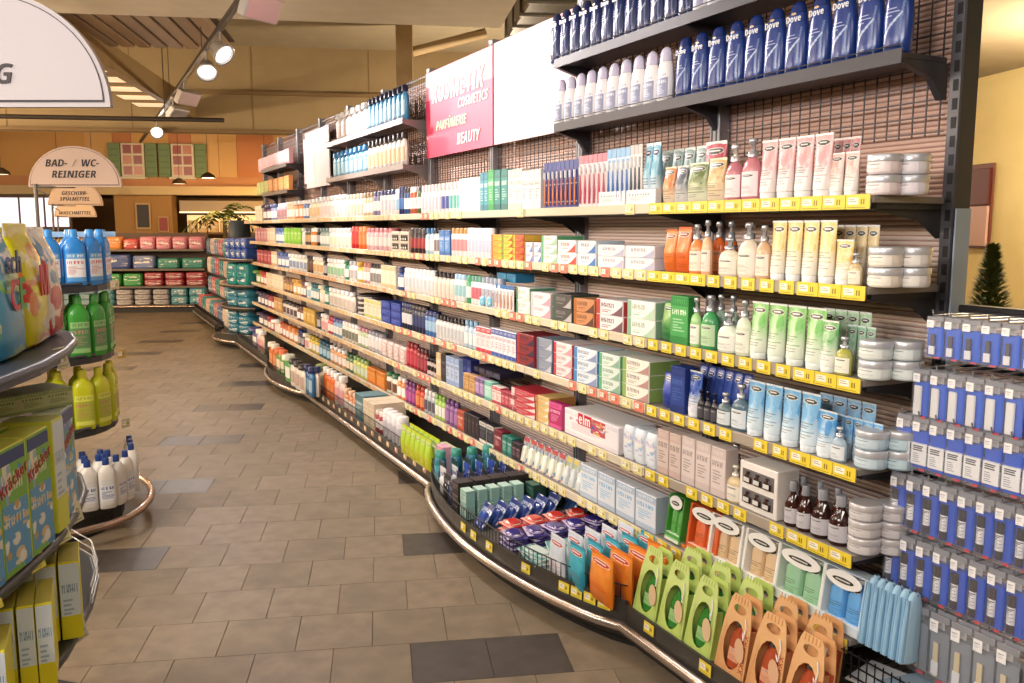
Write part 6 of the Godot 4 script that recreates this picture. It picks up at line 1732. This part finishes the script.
	row("B", -8.610, -8.333, 1, "lotion_bottle", 0.26, ["#5aa868", "#dfe8d8", "#f1eff0"], "light green bottle", {"set": -0.14})
	row("B", -8.286, -7.701, 3, "lotion_bottle", 0.26, ["#e6e2dc", "#2a2226", "#c0a8a0"], "white bottle with a dark cap", {"set": -0.15})
	row("B", -7.833, -7.525, 2, "lotion_bottle", 0.26, ["#3a78b4", "#1c2a66", "#a9cdea"], "blue bottle with a navy cap", {"set": -0.12})
	row("B", -7.694, -7.508, 1, "lotion_bottle", 0.26, ["#e8e6e2", "#1c2a66", "#f1eff0"], "white bottle with a navy cap", {"set": -0.08})
	row("B", -7.838, -7.616, 1, "lotion_bottle", 0.26, ["#dcd4b8", "#8a9a5c", "#f1eff0"], "cream bottle with an olive cap")
	row("B", -7.616, -7.237, 3, "lotion_bottle", 0.26, ["#dd6a24", "#f1eff0", "#e88a4c"], "bright orange bottle")
	row("B", -7.237, -6.919, 2, "lotion_bottle", 0.26, ["#e6d6d4", "#f1eff0", "#e3a3ac"], "pink and white bottle")
	row("B", -6.923, -6.435, 4, "lotion_bottle", 0.18, ["#d88a5c", "#e8c4a4", "#f1eff0"], "peach bottle")
	row("B", -6.571, -6.354, 1, "tall_carton", 0.2, ["#5a8490", "#44707c", "#f1eff0"], "slate blue carton", {"d": 0.2})
	row("B", -6.355, -6.075, 2, "tall_carton", 0.19, ["#ddd0ba", "#cbbda4", "#b8a890"], "beige carton", {"d": 0.25})
	row("B", -6.076, -5.909, 2, "spray_can", 0.16, ["#a83c48", "#d8d0cc", "#f1eff0"], "red can")
	row("B", -5.907, -5.511, 4, "spray_can", 0.2, ["#dad8e2", "#efeef2", "#c8c6d4"], "white roll-shaped can")
	row("B", -5.365, -4.827, 6, "sachet", 0.2, ["#c8cc2c", "#8a9a24", "#a8d040"], "yellow-green refill pouch", {"nd": 2, "set": -0.05, "whole": true})
	row("B", -4.961, -4.775, 3, "flat_carton", 0.05, ["#cfd8b0", "#8fc070", "#e0a8b4"], "pale green flat pack", {"ny": 3, "whole": true})
	row("B", -4.823, -4.708, 1, "tall_carton", 0.18, ["#dba4b8", "#c88aa0", "#f1eff0"], "pink carton", {"whole": true})

func file_of(x: float, z: float, w: float, kind: String, h: float, c: Array, desc: String, o := {}):
	# one file of like packs running back into the deck
	o["w"] = w
	if not o.has("whole"):
		o["whole"] = false
	line(Vector3(x, 0.172, z - w / 2), Vector3(x, 0.172, z + w / 2), 1, kind, h, c, desc, "rounded deck, third bay" if z < -4.1 else "rounded deck, second bay", o)

func stock_special():
	# the rounded deck in front of the second and third bays
	file_of(1.760, -4.583, 0.07, "spray_can", 0.2, ["#2b7f9c", "#3a9a8c", "#5fb0c0"], "teal spray can", {"nd": 5, "gap": 0.1})
	file_of(1.750, -4.485, 0.08, "razor_pack", 0.17, ["#26306a", "#2f4a3c", "#8fa0c8"], "navy pack with a dark green header", {"nd": 6, "gap": 0.08})
	file_of(1.720, -4.388, 0.085, "razor_pack", 0.16, ["#e2e4e8", "#d8dae0", "#2a3f9c"], "white and blue pack", {"nd": 2, "gap": 0.07})
	file_of(1.860, -4.388, 0.085, "razor_pack", 0.17, ["#2a4296", "#2f55b8", "#6a84c8"], "royal blue razor pack", {"nd": 5, "gap": 0.075})
	file_of(1.700, -4.280, 0.1, "razor_pack", 0.15, ["#1f1f2c", "#2c2a38", "#8a8498"], "black razor pack", {"nd": 7, "gap": 0.075})
	file_of(1.690, -4.183, 0.09, "razor_pack", 0.13, ["#22305c", "#1d2440", "#98a4c4"], "dark blue blade pack", {"nd": 7, "gap": 0.075})
	file_of(1.680, -4.085, 0.085, "carton", 0.055, ["#332a2c", "#241e20", "#b8b0ac"], "dark brown blade carton", {"ny": 3, "nd": 6, "gap": 0.1, "d": 0.09})
	file_of(1.680, -3.978, 0.075, "carton", 0.075, ["#b8d6cc", "#8ab8b0", "#2a4a6a"], "mint green blade carton", {"ny": 2, "nd": 5, "gap": 0.07, "d": 0.05})
	file_of(2.050, -3.958, 0.09, "carton", 0.07, ["#2f5c50", "#24463c", "#8ab0a0"], "dark green blade carton", {"ny": 2, "nd": 3, "gap": 0.1, "d": 0.08})
	file_of(1.680, -3.822, 0.11, "razor_pack", 0.13, ["#2c4a9c", "#1f2f74", "#dfe3ea"], "blue razor pack leaning back with a white tag", {"nd": 6, "gap": 0.075, "lean": 0.55})
	file_of(2.170, -3.802, 0.12, "razor_pack", 0.13, ["#3a5a8c", "#283f74", "#c8d0dc"], "slate blue razor pack leaning back", {"nd": 2, "gap": 0.08, "lean": 0.55})
	for i in 4:
		file_of(1.750 + 0.12 * i, -3.651, 0.11, "flat_pack", 0.024, ["#c83a34", "#e05a48", "#e8c0b0"], "red flat pack, %s from aisle" % NTH[i], {"ny": 3, "d": 0.1, "jitter": 0.8})
	for i in 6:
		file_of(1.690 + 0.11 * i, -3.510, 0.14, "flat_pack", 0.024, ["#38307c", "#6a3a8c", "#c8bcd8"], "violet blue flat pack, %s from aisle" % NTH[i], {"ny": 3, "d": 0.1, "jitter": 0.7})
	for i in 6:
		file_of(1.690 + 0.11 * i, -3.276, 0.19, "flat_pack", 0.022, ["#d6e4e0", "#b4d0cc", "#5a9c9a"], "white and mint flat pack, %s from aisle" % NTH[i], {"ny": 3, "d": 0.1, "jitter": 0.8})
	file_of(1.710, -3.081, 0.12, "sachet", 0.19, ["#e6e8ee", "#b85a5c", "#ccd6e2"], "white refill pouch", {"nd": 7, "gap": 0.085})
	file_of(1.730, -2.954, 0.12, "sachet", 0.19, ["#2a94ae", "#b8443c", "#4ab0c4"], "turquoise refill pouch", {"nd": 7, "gap": 0.085})
	file_of(1.750, -2.798, 0.16, "sachet", 0.2, ["#e67a1e", "#b8341c", "#ee923c"], "orange refill pouch with a red mark", {"nd": 6, "gap": 0.09})
	# handle boxes on the straight deck of the nearest bay
	var where := "bottom deck, nearest bay"
	var gc := ["#b9cf6c", "#c6d884", "#2f7a2c", "fade", "#8fc07a", "#d3b48c"]
	var oc := ["#d9a06a", "#e0b07c", "#a84a2c", "fade", "#d89a78", "#d3a884"]
	line(Vector3(1.85, 0.172, -2.70), Vector3(1.85, 0.172, -2.22), 3, "carry_box", 0.265, gc, "green striped handle box", where, {"lean": 0.2, "d": 0.05})
	line(Vector3(2.0, 0.172, -2.66), Vector3(2.0, 0.172, -2.16), 3, "carry_box", 0.25, gc, "back-row green handle box", where, {"lean": 0.2, "d": 0.05})
	line(Vector3(1.85, 0.172, -2.21), Vector3(1.85, 0.172, -1.74), 3, "carry_box", 0.265, oc, "tan lattice handle box", where, {"lean": 0.2, "d": 0.05})
	line(Vector3(2.0, 0.172, -2.15), Vector3(2.0, 0.172, -1.85), 2, "carry_box", 0.25, oc, "back-row tan handle box", where, {"lean": 0.2, "d": 0.05})
	# stripes and lattice printed on the boxes, letters on a few packs
	for o in get_children():
		if o.name.begins_with("carry_box"):
			var tan_box: bool = o.get_meta("label").contains("tan")
			var f: Node3D = o.get_node("front_panel")
			for i in 5:
				part(f, "stripe", box(Vector3(0.004, 0.02, 0.0008)), mat("#c88f54" if tan_box else "#a8c058", 0.5), Vector3(-0.03 + 0.015 * i, 0.242, 0.0004))
			if tan_box:
				for i in 7:
					for sg in [-1, 1]:
						part(f, "lattice", box(Vector3(0.024, 0.0025, 0.0008)), mat("#b03a24", 0.5), Vector3(0.052, 0.03 + 0.019 * i, 0.0006), Basis(Vector3(0, 0, 1), sg * 0.6))
	var dc := get_node("display_carton")
	part(dc, "panel", box(Vector3(0.13, 0.055, 0.001)), mat("#c01c34", 0.4), Vector3(-0.05, 0.07, 0.1012))
	part(dc, "lettering", lettering("elm", 0.045, 0.001), mat("#f6f2f2", 0.4), Vector3(-0.05, 0.097, 0.102))
	part(dc, "picture", box(Vector3(0.13, 0.07, 0.001)), printed("blob", "#c8485a", "#5a6aa8", "#e0b060"), Vector3(0.075, 0.05, 0.1012))
	for b in [["pet_food_bag", "sch", "#2a3a6c", 0.05, Vector3(0.02, 0.225, 0.048)], ["pet_food_bag", "E", "#3f9a3c", 0.075, Vector3(0.05, 0.15, 0.054)], ["pet_food_bag", "C", "#c8343c", 0.075, Vector3(-0.01, 0.15, 0.056)], ["pet_food_bag_001", "M", "#c82c34", 0.08, Vector3(0.02, 0.17, 0.058)]]:
		part(get_node(b[0]), "lettering", lettering(b[1], b[3], 0.003), mat(b[2], 0.4), b[4])
